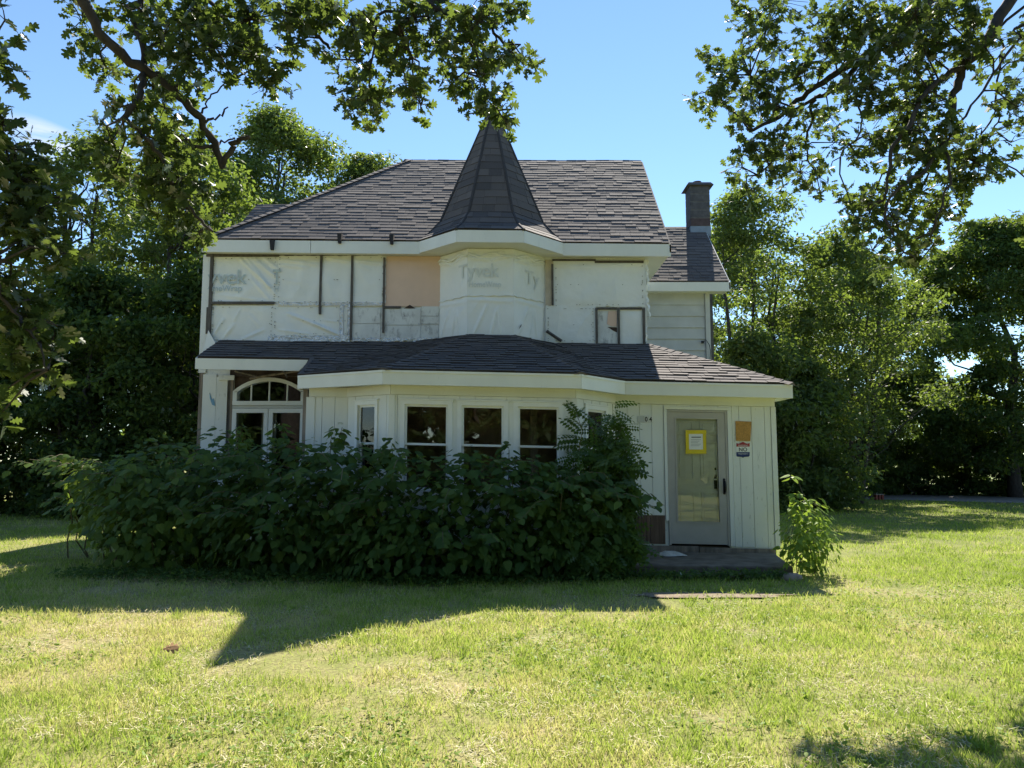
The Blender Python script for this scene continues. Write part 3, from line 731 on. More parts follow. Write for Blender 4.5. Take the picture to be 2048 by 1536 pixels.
# sill beams below the door wall
for (x0, x1, z0, z1, d) in ((1.75, 2.95, 0.17, 0.315, 0.02), (2.96, 4.16, 0.15, 0.30, 0.03)):
    m = MB(); m.fbox(fE, x0 - 1.66, x1 - 1.66, z0, z1, -0.15, d); m.build('sill_beam', M['woodgrey'], house, xf=TH_)
m = MB(); m.fbox(fE, 0, fE.L - 0.03, 0.0, 0.31, -0.2, -0.05); m.fbox(fC, 0, fC.L, 0.0, 0.31, -0.2, -0.03); m.fbox(fD, 0, fD.L, 0.0, 0.31, -0.2, -0.03); m.fbox(fB, 0, fB.L, 0.0, 0.31, -0.2, -0.03); m.build('foundation', M['concrete'], house, xf=TH_)

# --- storm door
door = MB().fbox(fE, DX0 + 0.004, DX0 + 0.035, DZ0 - 0.05, DZ1 - 0.004, -0.09, 0.012).fbox(fE, DX1 - 0.035, DX1 - 0.004, DZ0 - 0.05, DZ1 - 0.004, -0.09, 0.012).fbox(fE, DX0 + 0.035, DX1 - 0.035, DZ1 - 0.035, DZ1 - 0.004, -0.09, 0.012)
door = door.build('storm_door', M['door_tan'], house, xf=TH_)
GX0, GX1, GZ0, GZ1 = 2.635 - 1.66, 3.295 - 1.66, 0.70, 2.33
m = MB(); s0, s1 = DX0 + 0.038, DX1 - 0.038
for r_ in rect_minus(s0, s1, DZ0 - 0.03, DZ1 - 0.04, [(GX0, GX1, GZ0, GZ1)]): m.fbox(fE, r_[0], r_[1], r_[2], r_[3], -0.03, 0.004)
m.build('door_leaf', M['door_tan'], door, xf=TH_)
m = MB(); t = 0.022
m.fbox(fE, GX0 - t, GX0, GZ0 - t, GZ1 + t, 0.002, 0.014); m.fbox(fE, GX1, GX1 + t, GZ0 - t, GZ1 + t, 0.002, 0.014); m.fbox(fE, GX0, GX1, GZ1, GZ1 + t, 0.002, 0.014); m.fbox(fE, GX0, GX1, GZ0 - t, GZ0, 0.002, 0.014)
m.build('glazing_bead', M['door_tan'], door, xf=TH_)
m = MB(); m.fbox(fE, GX0, GX1, GZ0, GZ1, -0.012, -0.006); m.build('glass_pane', M['glass'], door, xf=TH_)
m = MB(); hx = DX1 - 0.075
m.tube([fE.pt(hx, 1.16, 0.0), fE.pt(hx, 1.18, 0.045), fE.pt(hx, 1.25, 0.055), fE.pt(hx, 1.34, 0.05), fE.pt(hx, 1.37, 0.0)], [0.012, 0.016, 0.018, 0.015, 0.010], 8); m.fbox(fE, hx - 0.018, hx + 0.018, 1.14, 1.39, 0.0, 0.008)
m.build('handle', M['black_metal'], door, xf=TH_, smooth=True)
# inner six-panel door behind the glass
inner = MB().fbox(fE, DX0 + 0.03, DX1 - 0.03, 0.36, DZ1 - 0.03, -0.095, -0.066).build('inner_door', M['door_white'], house, xf=TH_)
ix0, ix1 = DX0 + 0.10, DX1 - 0.10; mid = (ix0 + ix1) / 2
for (c0, c1) in ((ix0 + 0.06, mid - 0.055), (mid + 0.055, ix1 - 0.06)):
    for (z0, z1) in ((0.56, 1.16), (1.36, 1.98), (2.08, 2.30)):
        m = MB(); w = 0.02
        m.fbox(fE, c0, c0 + w, z0, z1, -0.065, -0.036); m.fbox(fE, c1 - w, c1, z0, z1, -0.065, -0.036); m.fbox(fE, c0 + w, c1 - w, z0, z0 + w, -0.065, -0.036); m.fbox(fE, c0 + w, c1 - w, z1 - w, z1, -0.065, -0.036)
        m.fbox(fE, c0 + 0.045, c1 - 0.045, z0 + 0.045, z1 - 0.045, -0.065, -0.046)
        m.build('door_panel', M['door_white'], inner, xf=TH_)
m = MB(); kx = 3.262 - 1.66
m.fbox(fE, kx - 0.025, kx + 0.02, 1.22, 1.42, -0.065, -0.042); m.build('lock_box', M['black_metal'], inner, xf=TH_)
m = MB(); m.tube([fE.pt(kx - 0.004, 1.43, -0.065), fE.pt(kx - 0.004, 1.43, -0.034)], [0.022, 0.02], 10); m.build('deadbolt', M['nickel'], inner, xf=TH_, smooth=True)
m = MB(); m.tube([fE.pt(kx, 1.54, -0.065), fE.pt(kx, 1.54, -0.04)], [0.022, 0.02], 10); m.build('deadbolt', M['black_metal'], inner, xf=TH_, smooth=True)
# casing
for (a0, a1, z0, z1) in ((DX0 - 0.05, DX0, DZ0 + 0.33, DZ1 + 0.0), (DX1, DX1 + 0.07, DZ0 - 0.05, DZ1 + 0.0), (DX0 - 0.05, DX1 + 0.07, DZ1 + 0.002, DZ1 + 0.048)):
    m = MB(); m.fbox(fE, a0 + 0.002, a1 - 0.002, z0, z1, -0.05, 0.02); m.build('door_casing', M['white'], house, xf=TH_)

# --- main walls
fM = Frame((-5.76, YW), (2.49, YW))
AX0, AX1, AZ0, AZ1 = -5.12 + 5.76, -3.80 + 5.76, 1.25, 3.14
wall_core(fM, 0, fM.L, 0.0, 5.42, [(AX0, AX1, AZ0, AZ1)], M['white_old'], -0.14, -0.012, xf=None)
m = MB(); m.box(-5.76, -5.62, YW + 0.14, YB - 0.3, 0, 5.4); m.box(-5.62, 2.35, YB - 0.44, YB - 0.3, 0, 5.4); m.build('side_wall', M['white_old'], house)
m = MB(); m.box(2.35, 2.485, YW + 0.14, YB - 0.3, 0, 5.40)
m.prism([(2.35, YW + 0.02, 5.41), (2.35, YB - 0.3, 5.41), (2.35, RY, RZ - 0.15)], (0.135, 0, 0)); m.build('gable_wall', M['wrap'], house)
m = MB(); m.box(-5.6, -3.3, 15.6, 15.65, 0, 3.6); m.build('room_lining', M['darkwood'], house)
m = MB(); m.box(-4.72, -4.45, 14.15, 14.2, 0.4, 2.62); m.build('curtain', M['siding_grey'], house)
m = MB(); m.box(-5.6, 2.3, YW + 0.15, YB - 0.5, 3.5, 3.6); m.build('upper_floor', M['darkwood'], house)
# turret walls
ow = octa(TW)
TWF = [Frame(ow[7], ow[0]), Frame(ow[0], ow[1]), Frame(ow[1], ow[2])]
for i, fr in enumerate(TWF):
    m = MB(); m.fbox(fr, 0, fr.L, 3.3, 5.40, -0.12, -0.015); m.build('turret_wall', M['oldboard'], house, xf=TH_)

# wing wall with clapboards
m = MB(); m.box(2.5, 4.40, 16.62, 20, 0.0, 5.36); m.prism([(4.28, 16.62, 5.36), (4.28, 20, 5.36), (4.28, WRY, WRZ - 0.16)], (0.12, 0, 0)); m.build('wing_wall', M['siding_grey'], house)
zz = 5.33
while zz > 3.2:
    m = MB(); z0 = zz - 0.262
    m.hexa([(2.49, 16.578, z0), (4.33, 16.578, z0), (4.33, 16.62, z0), (2.49, 16.62, z0)], [(2.49, 16.606, zz), (4.33, 16.606, zz), (4.33, 16.62, zz), (2.49, 16.62, zz)])
    m.build('clapboard', M['siding_grey'], house); zz = z0 + 0.004
m = MB(); m.box(4.335, 4.435, 16.55, 16.64, 3.0, 5.33); m.build('corner_board', M['siding_grey'], house)
m = MB(); p0 = at(1407, 683, 16.5)
m.tube([p0, p0 + Vector((.06, -.02, .02)), p0 + Vector((.13, 0, -.08)), p0 + Vector((.15, 0, -.22)), p0 + Vector((.14, 0.02, -.42))], [0.008] * 5, 6); m.box(p0.x - .03, p0.x + .02, 16.53, 16.578, p0.z - .03, p0.z + .02); m.build('service_wire', M['wire'], house)

# --- chimney
ch = empty('chimney', (4.66, 18.3, 0.0), parent=house)
CX0, CX1, CY0, CY1 = 4.42, 4.91, 18.06, 18.55
m = MB(); m.box(CX0 + 0.008, CX1 - 0.008, CY0 + 0.008, CY1 - 0.008, 0, 8.40); m.build('mortar_core', M['mortar'], ch)
z = 7.36; k = 0
while z < 8.36:
    h = 0.205
    m = MB(); m.box(CX0, CX1, CY0, CY1, z + 0.006, min(z + h - 0.006, 8.40)); m.build('chimney_block', M['block_red'] if k == 0 else M['block'], ch, bevel=0.006); z += h; k += 1
m = MB(); z = 0.0
m.box(CX0, CX1, CY0, CY1, 0, 7.12); m.build('lower_stack', M['block'], ch)
m = MB(); m.hexa([(CX0 - 0.09, CY0 - 0.09, 8.385), (CX1 + 0.09, CY0 - 0.09, 8.385), (CX1 + 0.09, CY1 + 0.09, 8.385), (CX0 - 0.09, CY1 + 0.09, 8.385)], [(CX0 - 0.03, CY0 - 0.03, 8.47), (CX1 + 0.03, CY0 - 0.03, 8.47), (CX1 + 0.03, CY1 + 0.03, 8.47), (CX0 - 0.03, CY1 + 0.03, 8.47)]); m.build('chimney_cap', M['block'], ch, bevel=0.008)
m = MB(); cx, cy = (CX0 + CX1) / 2, (CY0 + CY1) / 2
m.tube([(cx, cy, 8.46), (cx, cy, 8.57)], [0.115, 0.11], 16); m.build('flue', M['block_red'], ch, smooth=False)
m = MB(); m.box(CX0 - 0.008, CX1 + 0.008, CY0 - 0.008, CY1 + 0.008, 7.10, 7.35); m.build('flashing', M['flash'], ch)

# --- arched window
aw = MB()
c0, c1 = AX0, AX1; zt = 2.86; wid = c1 - c0; rise = 0.25
def arch_pts(a0, a1, zspring, rise, n=14):
    w = (a1 - a0) / 2; R = (w * w + rise * rise) / (2 * rise); cz = zspring + rise - R; cx = (a0 + a1) / 2; t0 = math.asin(w / R)
    return [(cx + R * math.sin(-t0 + 2 * t0 * i / n), cz + R * math.cos(-t0 + 2 * t0 * i / n)) for i in range(n + 1)]
fz = lambda a, z, d: fM.pt(a, z, d)
out_p = arch_pts(c0, c1, zt, rise); in_p = arch_pts(c0 + 0.075, c1 - 0.075, zt - 0.02, rise - 0.05)
for i in range(14):
    (a, za), (b, zb_), (c, zc), (d, zd) = out_p[i], out_p[i + 1], in_p[i + 1], in_p[i]
    aw.hexa([fz(a, za, 0.05), fz(b, zb_, 0.05), fz(b, zb_, -0.1), fz(a, za, -0.1)], [fz(d, zd, 0.05), fz(c, zc, 0.05), fz(c, zc, -0.1), fz(d, zd, -0.1)])
aw.fbox(fM, c0, c0 + 0.075, 2.60, zt, -0.1, 0.05); aw.fbox(fM, c1 - 0.075, c1, 2.60, zt, -0.1, 0.05); aw.fbox(fM, c0, c1, 2.60, 2.675, -0.1, 0.06)
arch = aw.build('arched_window', M['vinyl'], house, smooth=False); arch['label'] = 'arched transom over a pair of casements'
for i in (1, 2, 3):
    a = c0 + wid * i / 4; m = MB(); m.fbox(fM, a - 0.011, a + 0.011, 2.675, zt + rise * (0.62 if i != 2 else 0.83), 0.0, 0.035); m.build('muntin', M['vinyl'], arch)
m = MB(); m.add([fz(a, z, 0.01) for (a, z) in in_p] + [fz(c1 - 0.075, 2.675, 0.01), fz(c0 + 0.075, 2.675, 0.01)], [tuple(range(17))]); m.build('pane', M['glass'], arch)
m = MB(); m.fbox(fM, c0 - 0.02, c1 + 0.02, 2.54, 2.597, -0.1, 0.03); m.build('mullion', M['siding_grey'], arch)
for (a0, a1) in ((c0, (c0 + c1) / 2 - 0.006), ((c0 + c1) / 2 + 0.006, c1)):
    m = MB(); t = 0.075
    m.fbox(fM, a0, a0 + t, AZ0, 2.535, -0.1, 0.045); m.fbox(fM, a1 - t, a1, AZ0, 2.535, -0.1, 0.045); m.fbox(fM, a0 + t, a1 - t, 2.535 - t, 2.535, -0.1, 0.045); m.fbox(fM, a0 + t, a1 - t, AZ0, AZ0 + t, -0.1, 0.045)
    s = m.build('casement', M['vinyl'], house); 
    m = MB(); m.fbox(fM, a0 + t, a1 - t, AZ0 + t, 2.535 - t, 0.0, 0.008); m.build('pane', M['glass'], s)
# spandrels above the arch: bare dark sheathing, loose lath
for i in range(14):
    (a, za), (b, zb_) = out_p[i], out_p[i + 1]
    if i % 7 == 0: m = MB()
    m.hexa([fz(a, za, -0.02), fz(b, zb_, -0.02), fz(b, zb_, -0.1), fz(a, za, -0.1)], [fz(a, AZ1 + 0.01, -0.02), fz(b, AZ1 + 0.01, -0.02), fz(b, AZ1 + 0.01, -0.1), fz(a, AZ1 + 0.01, -0.1)])
    if i % 7 == 6: m.build('bare_sheathing', M['darkwood'], house)
m = MB(); m.fbox(fM, AX0 - 0.08, AX1 + 0.4, 3.14, 3.45, -0.01, 0.012); m.build('bare_sheathing', M['darkwood'], house)
m = MB(); m.tube([at(470, 742, 13.2), at(512, 752, 13.5)], [0.022, 0.022], 4); m.build('loose_lath', M['woodgrey'], house)
m = MB(); m.tube([at(565, 738, 13.2), at(574, 754, 13.6)], [0.018, 0.018], 4); m.build('loose_lath', M['woodgrey'], house)
m = MB(); m.tube([at(500, 757, 13.6), at(598, 741, 13.3)], [0.022, 0.022], 4); m.build('loose_lath', M['woodgrey'], house)
# boards left of the arched window
bx = lambda px, py=800: at(px, py, YW).x + 5.76
m = MB(); m.fbox(fM, bx(405), bx(432), 0.6, 3.17, -0.005, 0.02); m.build('wall_board', M['white'], house)
m = MB(); m.fbox(fM, bx(433), bx(455), 0.6, 3.12, -0.005, 0.03); m.build('wall_board', M['white_old'], house)
m = MB(); m.fbox(fM, bx(398), bx(404.5), 0.6, 3.2, -0.005, 0.025); m.build('batten', M['woodgrey'], house)
m = MB(); m.fbox(fM, bx(456), bx(461), 0.6, 3.06, -0.005, 0.012); m.build('batten', M['batten'], house)
m = MB(); m.fbox(fM, bx(461.5), bx(466.5), 0.6, 3.10, -0.005, 0.03); m.build('batten', M['woodgrey'], house)
m = MB(); m.fbox(fM, bx(438), bx(469), 3.06, 3.15, 0.031, 0.06); m.build('wall_board', M['white_old'], house)
m = MB(); m.fbox(fM, bx(611), bx(619), 0.6, 3.12, -0.005, 0.03); m.build('batten', M['woodgrey'], house)

# --- upper storey wrap, battens, boards
def sheet(name, fr, a0, a1, z0, z1, d, mat, seed, amp=0.010, diag=0.0, ragged=(), nx=80, nz=54, parent=None, creases=()):
    """wrinkled sheet; ragged edges among 'l','r','t','b'"""
    V, Fc = [], []
    for j in range(nz + 1):
        for i in range(nx + 1):
            s, t = i / nx, j / nz; a, z = a0 + (a1 - a0) * s, z0 + (z1 - z0) * t
            e = min(1, 6 * min(s, 1 - s, t, 1 - t) + 0.15)
            w = mnoise.noise((a * 1.3 + z * diag * 3 + seed * 7.1, z * 1.6 + seed, seed * 3.3)) * 0.6 + mnoise.noise(((a + z * diag) * 7.0 + seed, (z * 0.8 - a * diag * 0.8) * 2.0, seed)) * 0.6
            cr = 1 - abs(mnoise.noise(((a * 0.75 - z * diag) * 1.9 + seed * 2.7, (z + a * diag) * 0.7, seed * 1.9)))
            w = w * 0.35 + 1.5 * max(0, cr - 0.55) ** 2 * 4 - 0.35
            cz_ = 0.0
            for (ca, cb, cc, cd, cw, chh) in creases:
                ux, uz = cc - ca, cd - cb; L2_ = ux * ux + uz * uz; tt_ = max(0, min(1, ((a - ca) * ux + (z - cb) * uz) / L2_)); dx_, dz_ = a - ca - ux * tt_, z - cb - uz * tt_
                cz_ += chh * math.exp(-(dx_ * dx_ + dz_ * dz_) / (cw * cw)) * (0.4 + 0.6 * math.sin(math.pi * (0.1 + 0.8 * tt_)))
            rj = 0.018
            if 'l' in ragged and i == 0: a += rj * mnoise.noise((z * 12, seed, 0)) * 2
            if 'r' in ragged and i == nx: a += rj * mnoise.noise((z * 12, seed, 5)) * 2
            if 'b' in ragged and j == 0: z += rj * mnoise.noise((a * 12, seed, 9)) * 2
            if 't' in ragged and j == nz: z += rj * mnoise.noise((a * 12, seed, 2)) * 2
            V.append(fr.pt(a, z, d + amp * max(-0.9, w) * e + 0.002 + cz_))
    for j in range(nz):
        for i in range(nx): k = j * (nx + 1) + i; Fc.append((k, k + 1, k + nx + 2, k + nx + 1))
    m = MB(); m.add(V, Fc)
    return m.build(name, mat, parent or house, smooth=True)
X = lambda px, py=600: at(px, py, YW).x + 5.76
Z = lambda py: at(1024, py, YW).z
def bat(x0, x1, y0, y1, d1=0.045, mat='batten', name='batten'):
    m = MB(); m.fbox(fM, X(x0), X(x1), Z(y1), Z(y0), 0.0, d1); return m.build(name, M[mat], house)
sheets = {}
sheets['a'] = sheet('house_wrap', fM, X(423), X(556), Z(605), Z(514), 0.006, M['wrap'], 1, 0.016, diag=0.7, ragged='rb', creases=[(X(p0), Z(q0), X(p1), Z(q1), 0.028, hh) for p0, q0, p1, q1, hh in ((478, 518, 540, 575, 0.03), (490, 517, 552, 590, 0.026), (508, 518, 553, 556, 0.03), (527, 517, 554, 538, 0.026), (500, 519, 540, 548, 0.018), (500, 556, 540, 600, 0.018), (440, 590, 530, 602, 0.010))])
sheets['b'] = sheet('house_wrap', fM, X(554), X(771), Z(607), Z(512), 0.012, M['wrap'], 2, 0.016, diag=0.15, ragged='lrt', creases=[(X(p0), Z(q0), X(p1), Z(q1), 0.03, hh) for p0, q0, p1, q1, hh in ((558, 520, 634, 530, 0.028), (560, 530, 612, 536, 0.022), (650, 516, 698, 524, 0.022), (708, 522, 762, 528, 0.026), (715, 530, 740, 540, 0.014), (565, 560, 600, 566, 0.008))])
sheets['c'] = sheet('house_wrap', fM, X(424), X(550), Z(685), Z(611), 0.005, M['wrap'], 3, 0.016, diag=-0.3, ragged='b', creases=[(X(p0), Z(q0), X(p1), Z(q1), 0.03, hh) for p0, q0, p1, q1, hh in ((430, 670, 448, 640, 0.03), (450, 676, 470, 650, 0.022), (470, 640, 480, 620, 0.014), (490, 678, 530, 660, 0.018), (500, 630, 520, 650, 0.01))])
sheets['d'] = sheet('house_wrap', fM, X(548), X(706), Z(682), Z(607), 0.009, M['wrap'], 4, 0.016, diag=0.5, ragged='lb', creases=[(X(p0), Z(q0), X(p1), Z(q1), ww, hh) for p0, q0, p1, q1, ww, hh in ((578, 628, 640, 652, 0.03, 0.03), (630, 648, 680, 670, 0.03, 0.045), (560, 660, 620, 668, 0.02, 0.015), (650, 640, 680, 645, 0.02, 0.012))])
sheets['e'] = sheet('house_wrap', fM, X(1107), X(1292), Z(614), Z(522), 0.010, M['wrap'], 5, 0.016, diag=0.1, ragged='b', creases=[(X(p0), Z(q0), X(p1), Z(q1), 0.03, hh) for p0, q0, p1, q1, hh in ((1112, 530, 1180, 536, 0.014), (1200, 532, 1280, 528, 0.014), (1230, 560, 1232, 605, 0.008))])
sheets['f'] = sheet('house_wrap', fM, X(1091), X(1191), Z(687), Z(611), 0.013, M['wrap'], 6, 0.016, diag=0.4, ragged='tb')
sheets['g'] = sheet('house_wrap', fM, X(1194), X(1236), Z(688), Z(619), 0.006, M['oldboard'], 8, 0.003)
sheets['h'] = sheet('house_wrap', fM, X(1238), X(1286), Z(688), Z(619), 0.006, M['wrap'], 9, 0.016)
m = MB(); m.fbox(fM, X(770), X(880), Z(613), Z(513), -0.005, 0.012); m.build('foam_board', M['foam'], house)
m = MB(); m.fbox(fM, X(1091), X(1107), Z(612), Z(520), -0.005, 0.008); m.build('stained_board', M['beige'], house)
for i, (x0, x1, y0, y1) in enumerate(((706, 762, 616, 647), (706, 762, 648, 682), (763, 842, 618, 650), (763, 842, 651, 680), (843, 878, 613, 632), (843, 878, 633, 648), (843, 878, 649, 680))):
    m = MB(); m.fbox(fM, X(x0), X(x1), Z(y1), Z(y0), -0.005, 0.010 + 0.002 * (i % 3)); m.build('old_board', M['oldboard'], house)
# foil strips
sheet('foil_tape', fM, X(556), X(768), Z(612), Z(605), 0.026, M['foil'], 11, 0.006, nx=60, nz=4)
sheet('foil_tape', fM, X(540), X(706), Z(684), Z(672), 0.028, M['foil'], 12, 0.010, nx=50, nz=5, ragged='tb')
sheet('foil_tape', fM, X(706), X(876), Z(683), Z(676), 0.024, M['foil'], 13, 0.008, nx=50, nz=4, ragged='tb')
sheet('foil_tape', fM, X(681), X(688), Z(672), Z(612), 0.030, M['foil'], 14, 0.006, nx=4, nz=30)
sheet('foil_tape', fM, X(696), X(702), Z(672), Z(612), 0.030, M['foil'], 15, 0.006, nx=4, nz=30)
# battens
bat(419, 425, 509, 680); bat(410, 556, 508, 514, 0.03); bat(556, 770, 509, 511.5, 0.02); bat(425, 550, 604, 609)
bat(639, 643.5, 512, 629); bat(701.5, 706, 512, 681); bat(766, 770, 516, 666); bat(415, 421, 615, 668, 0.03)
bat(770, 802, 613, 617, 0.035)
bat(1103, 1107, 529, 611); bat(1105, 1192, 519, 522.5, 0.03); bat(1190, 1288, 522, 526.5, 0.035)
bat(1190, 1194.5, 617, 686); bat(1234, 1238.5, 617, 688); bat(1284, 1289, 617, 690); bat(1195, 1233, 616, 619.5); bat(1240, 1283, 616, 619.5)
m = MB(); a, b = at(1093, 662, YW - 0.03), at(1123, 682, YW - 0.05); m.tube([a, b], [0.028, 0.028], 4); m.build('batten', M['batten'], house)
# corner boards of the main block
m = MB(); m.fbox(fM, -0.02, X(418), 3.2, Z(510), -0.03, 0.02); m.build('corner_board', M['white_old'], house)
m = MB(); m.fbox(fM, X(1289.5), fM.L + 0.015, 3.7, Z(520), -0.03, 0.018); m.build('corner_board', M['white_old'], house)
# tear showing foam and a dark hole
m = MB(); m.add([fM.pt(X(a), Z(b), 0.016) for a, b in ((1216, 623), (1233, 622), (1233, 653), (1222, 653), (1213, 648))], [(0, 4, 3, 2, 1)]); m.prism([fM.pt(X(a), Z(b), 0.012) for a, b in ((1216, 623), (1233, 622), (1233, 653), (1222, 653), (1213, 648))], (0, -0.003, 0)); m.build('foam_patch', M['foam'], house)
m = MB(); m.prism([fM.pt(X(a), Z(b), 0.012) for a, b in ((1214, 654), (1233, 655), (1233, 665), (1226, 662))], (0, -0.003, 0)); m.build('bare_sheathing', M['darkwood'], house)
m = MB(); m.prism([fM.pt(X(a), Z(b), 0.014) for a, b in ((808, 617), (820, 610), (831, 617))], (0, -0.004, 0)); m.build('bare_sheathing', M['darkwood'], house)
# white triangular flap at the lower left roof end
m = MB(); m.prism([at(417, 661, YW - 0.06), at(439, 700, YW - 0.10), at(402, 716, YW - 0.10)], (0, -0.012, 0)); m.build('loose_flap', M['white'], house)
# torn strips of wrap at the right corner
for i, (x, y0, y1, dx) in enumerate(((1293, 520, 560, 3), (1294, 545, 580, 4), (1292, 585, 625, 7), (1295, 600, 640, 6), (1291, 640, 690, 2))):
    m = MB(); n = 8; V = []
    for k in range(n + 1):
        t = k / n; p = at(x + dx * t + 1.5 * math.sin(k * 2 + i), y0 + (y1 - y0) * t, YW - 0.02 - 0.03 * t); w = 0.03 * (1 - 0.8 * t)
        V += [p + Vector((-w, 0.01 * math.sin(k), 0)), p + Vector((w, -0.015 * math.cos(k * 1.7), 0))]
    m.add(V, [(2 * k, 2 * k + 1, 2 * k + 3, 2 * k + 2) for k in range(n)]); m.build('torn_strip', M['wrap'], house)
# turret wrap: upper and lower bands on three faces
TWr = []
for i, fr in enumerate(TWF):
    TWr.append(sheet('house_wrap', fr, -0.004, fr.L + 0.004, 4.52, 5.38, 0.002, M['wrap'], 20 + i, 0.013, diag=0.2, ragged='b', creases=[(0.0, 5.26 - 0.04 * i, fr.L * 0.45, 5.18, 0.025, 0.03), (fr.L * 0.3, 5.24, fr.L * 0.8, 5.31, 0.025, 0.03), (fr.L * 0.55, 5.18, fr.L, 5.27, 0.022, 0.026), (fr.L * 0.1, 4.7, fr.L * 0.2, 5.1, 0.03, 0.008)]))
    sheet('house_wrap', fr, -0.004, fr.L + 0.004, 3.72, 4.56, -0.004, M['wrap'], 30 + i, 0.013, diag=0.35, creases=[(fr.L * 0.15, 3.85, fr.L * 0.42, 4.35, 0.03, 0.024), (fr.L * 0.5, 3.8, fr.L * 0.62, 4.25, 0.022, 0.024), (fr.L * 0.72, 3.85, fr.L * 0.66, 4.3, 0.02, 0.02), (fr.L * 0.05, 4.45, fr.L * 0.95, 4.42, 0.03, 0.016)])
    # loose gathered fold under the soffit
    m = MB(); pts = [fr.pt(fr.L * k / 8, 5.27 + 0.04 * math.sin(k * 1.3 + i * 2), 0.02 + 0.01 * math.sin(k * 2.1)) for k in range(9)]
    m.tube(pts, [0.012, 0.022, 0.03, 0.026, 0.018, 0.026, 0.034, 0.024, 0.012], 6); m.build('wrap_fold', M['wrap'], house, smooth=True)
    m = MB(); pts = [fr.pt(fr.L * k / 10, 4.525 + 0.012 * math.sin(k * 2.3 + i), 0.010) for k in range(11)]; m.tube(pts, [0.006, 0.012, 0.007, 0.011, 0.006, 0.012, 0.008, 0.006, 0.011, 0.007, 0.005], 5); m.build('wrap_fold', M['wrap'], house, smooth=True)
for px in (900, 930, 965, 1000, 1040, 1070):
    pass

# printed lettering
def text_mesh(txt, size, fr, a, z, d, mat, parent, name='lettering', offset=0.0, align='LEFT', sx=1.0, crop=None, spacing=1.0):
    cu = bpy.data.curves.new('t', 'FONT'); cu.body = txt; cu.size = size; cu.align_x = align; cu.offset = offset; cu.resolution_u = 4; cu.space_character = spacing
    o = bpy.data.objects.new('t', cu); col.objects.link(o)
    dg = bpy.context.evaluated_depsgraph_get(); me = bpy.data.meshes.new_from_object(o.evaluated_get(dg))
    vs = [v.co.copy() for v in me.vertices]; fs = [tuple(p.vertices) for p in me.polygons]
    bpy.data.objects.remove(o); bpy.data.curves.remove(cu); bpy.data.meshes.remove(me)
    m = MB(); m.add([fr.pt(a + v.x * sx, z + v.y, d) for v in vs], [f for f in fs])
    return m.build(name, mat, parent)
text_mesh('yvek', 0.40, fM, X(415), Z(569), 0.034, M['wraptext'], sheets['a'], offset=0.003, sx=0.98)
text_mesh('meWrap', 0.165, fM, X(424), Z(583), 0.034, M['wraptext'], sheets['a'], offset=0.0015, sx=0.95)
text_mesh('T', 0.40, fM, X(545), Z(569), 0.034, M['wraptext'], sheets['a'], offset=0.006, sx=0.62)
text_mesh('H', 0.15, fM, X(549), Z(584), 0.034, M['wraptext'], sheets['a'], offset=0.0015, sx=0.8)
f0, f1, f2 = TWF
text_mesh('T', 0.36, f0, f0.L - 0.22, 4.86, 0.026, M['wraptext2'], TWr[0], offset=0.003)
text_mesh('yvek', 0.36, f1, 0.0, 4.86, 0.026, M['wraptext2'], TWr[1], offset=0.003, sx=0.84)
text_mesh('HomeWrap', 0.15, f1, 0.02, 4.68, 0.026, M['wraptext2'], TWr[1], offset=0.0015, sx=0.8)
text_mesh('Ty', 0.36, f2, 0.28, 4.80, 0.026, M['wraptext2'], TWr[2], offset=0.003)

m = MB(); rs = random.Random(19)
for (x0, x1, y0, y1) in ((424, 552, 516, 604), (556, 768, 514, 606), (426, 548, 613, 682), (550, 700, 614, 670), (1110, 1288, 528, 612), (1094, 1188, 616, 684)):
    for k in range(34):
        if rs.random() < 0.55: px, py = rs.choice((x0 + 2, x1 - 3)), rs.uniform(y0, y1)
        else: px, py = rs.uniform(x0, x1), rs.choice((y0 + 2, y1 - 2, (y0 + y1) / 2))
        a, z = X(px), Z(py); m.fbox(fM, a - 0.008, a + 0.008, z - 0.0025, z + 0.0025, 0.018, 0.036)
tag(m.build('staples', M['batten'], house), kind='stuff')
m = MB(); m.prism([fM.pt(X(a), Z(b), 0.021) for a, b in ((428, 786), (433, 800), (436, 797), (440, 812), (434, 810), (429, 797))], (0, -0.012, 0)); m.build('paint_smear', M['bluepaint'], house)
m = MB(); m.prism([f2.pt(a, z, 0.03) for a, z in ((0.10, 3.93), (0.16, 3.99), (0.17, 4.03), (0.13, 3.98))], f2.n * 0.004); m.build('wrap_tear', M['batten'], house)
# --- shingles: the ones that show largest stand alone, the rest are joined
def proj2(p):
    d = p[1] * CT + (p[2] - HC) * ST; v = (p[2] - HC) * CT - p[1] * ST
    return 1024 + F * p[0] / d, 768 - F * v / d
def parea(sh):
    k = len(sh[0]) // 2; q = [proj2(p) for p in sh[0][:k]]
    return abs(sum(q[i][0] * q[(i + 1) % k][1] - q[(i + 1) % k][0] * q[i][1] for i in range(k))) / 2
facing = []
for i, sh in enumerate(SHINGLES):
    k = len(sh[0]) // 2; c = sum(sh[0][:k], Vector()) / k; n = (sh[0][1] - sh[0][0]).cross(sh[0][2] - sh[0][0])
    if n.z < 0: n = -n
    facing.append(parea(sh) if n.dot(Vector((0, 0, HC)) - c) > 0 else 0)
order = sorted(range(len(SHINGLES)), key=lambda i: -facing[i]); big = set(order[:300])
roof = None
rest = MB()
for i, (vs, fs, c) in enumerate(SHINGLES):
    if i not in big: rest.add(vs, fs[:1], c); o_ = len(rest.v) - len(vs); rest.f += [[o_ + q for q in f] for f in fs[1:]]; rest.c += [0.0] * (len(fs) - 1)
roof = empty('roof', (-0.8, 14.5, 5.6), parent=house)
o = rest.build('shingles', M['shingle'], roof); tag(o, kind='stuff')
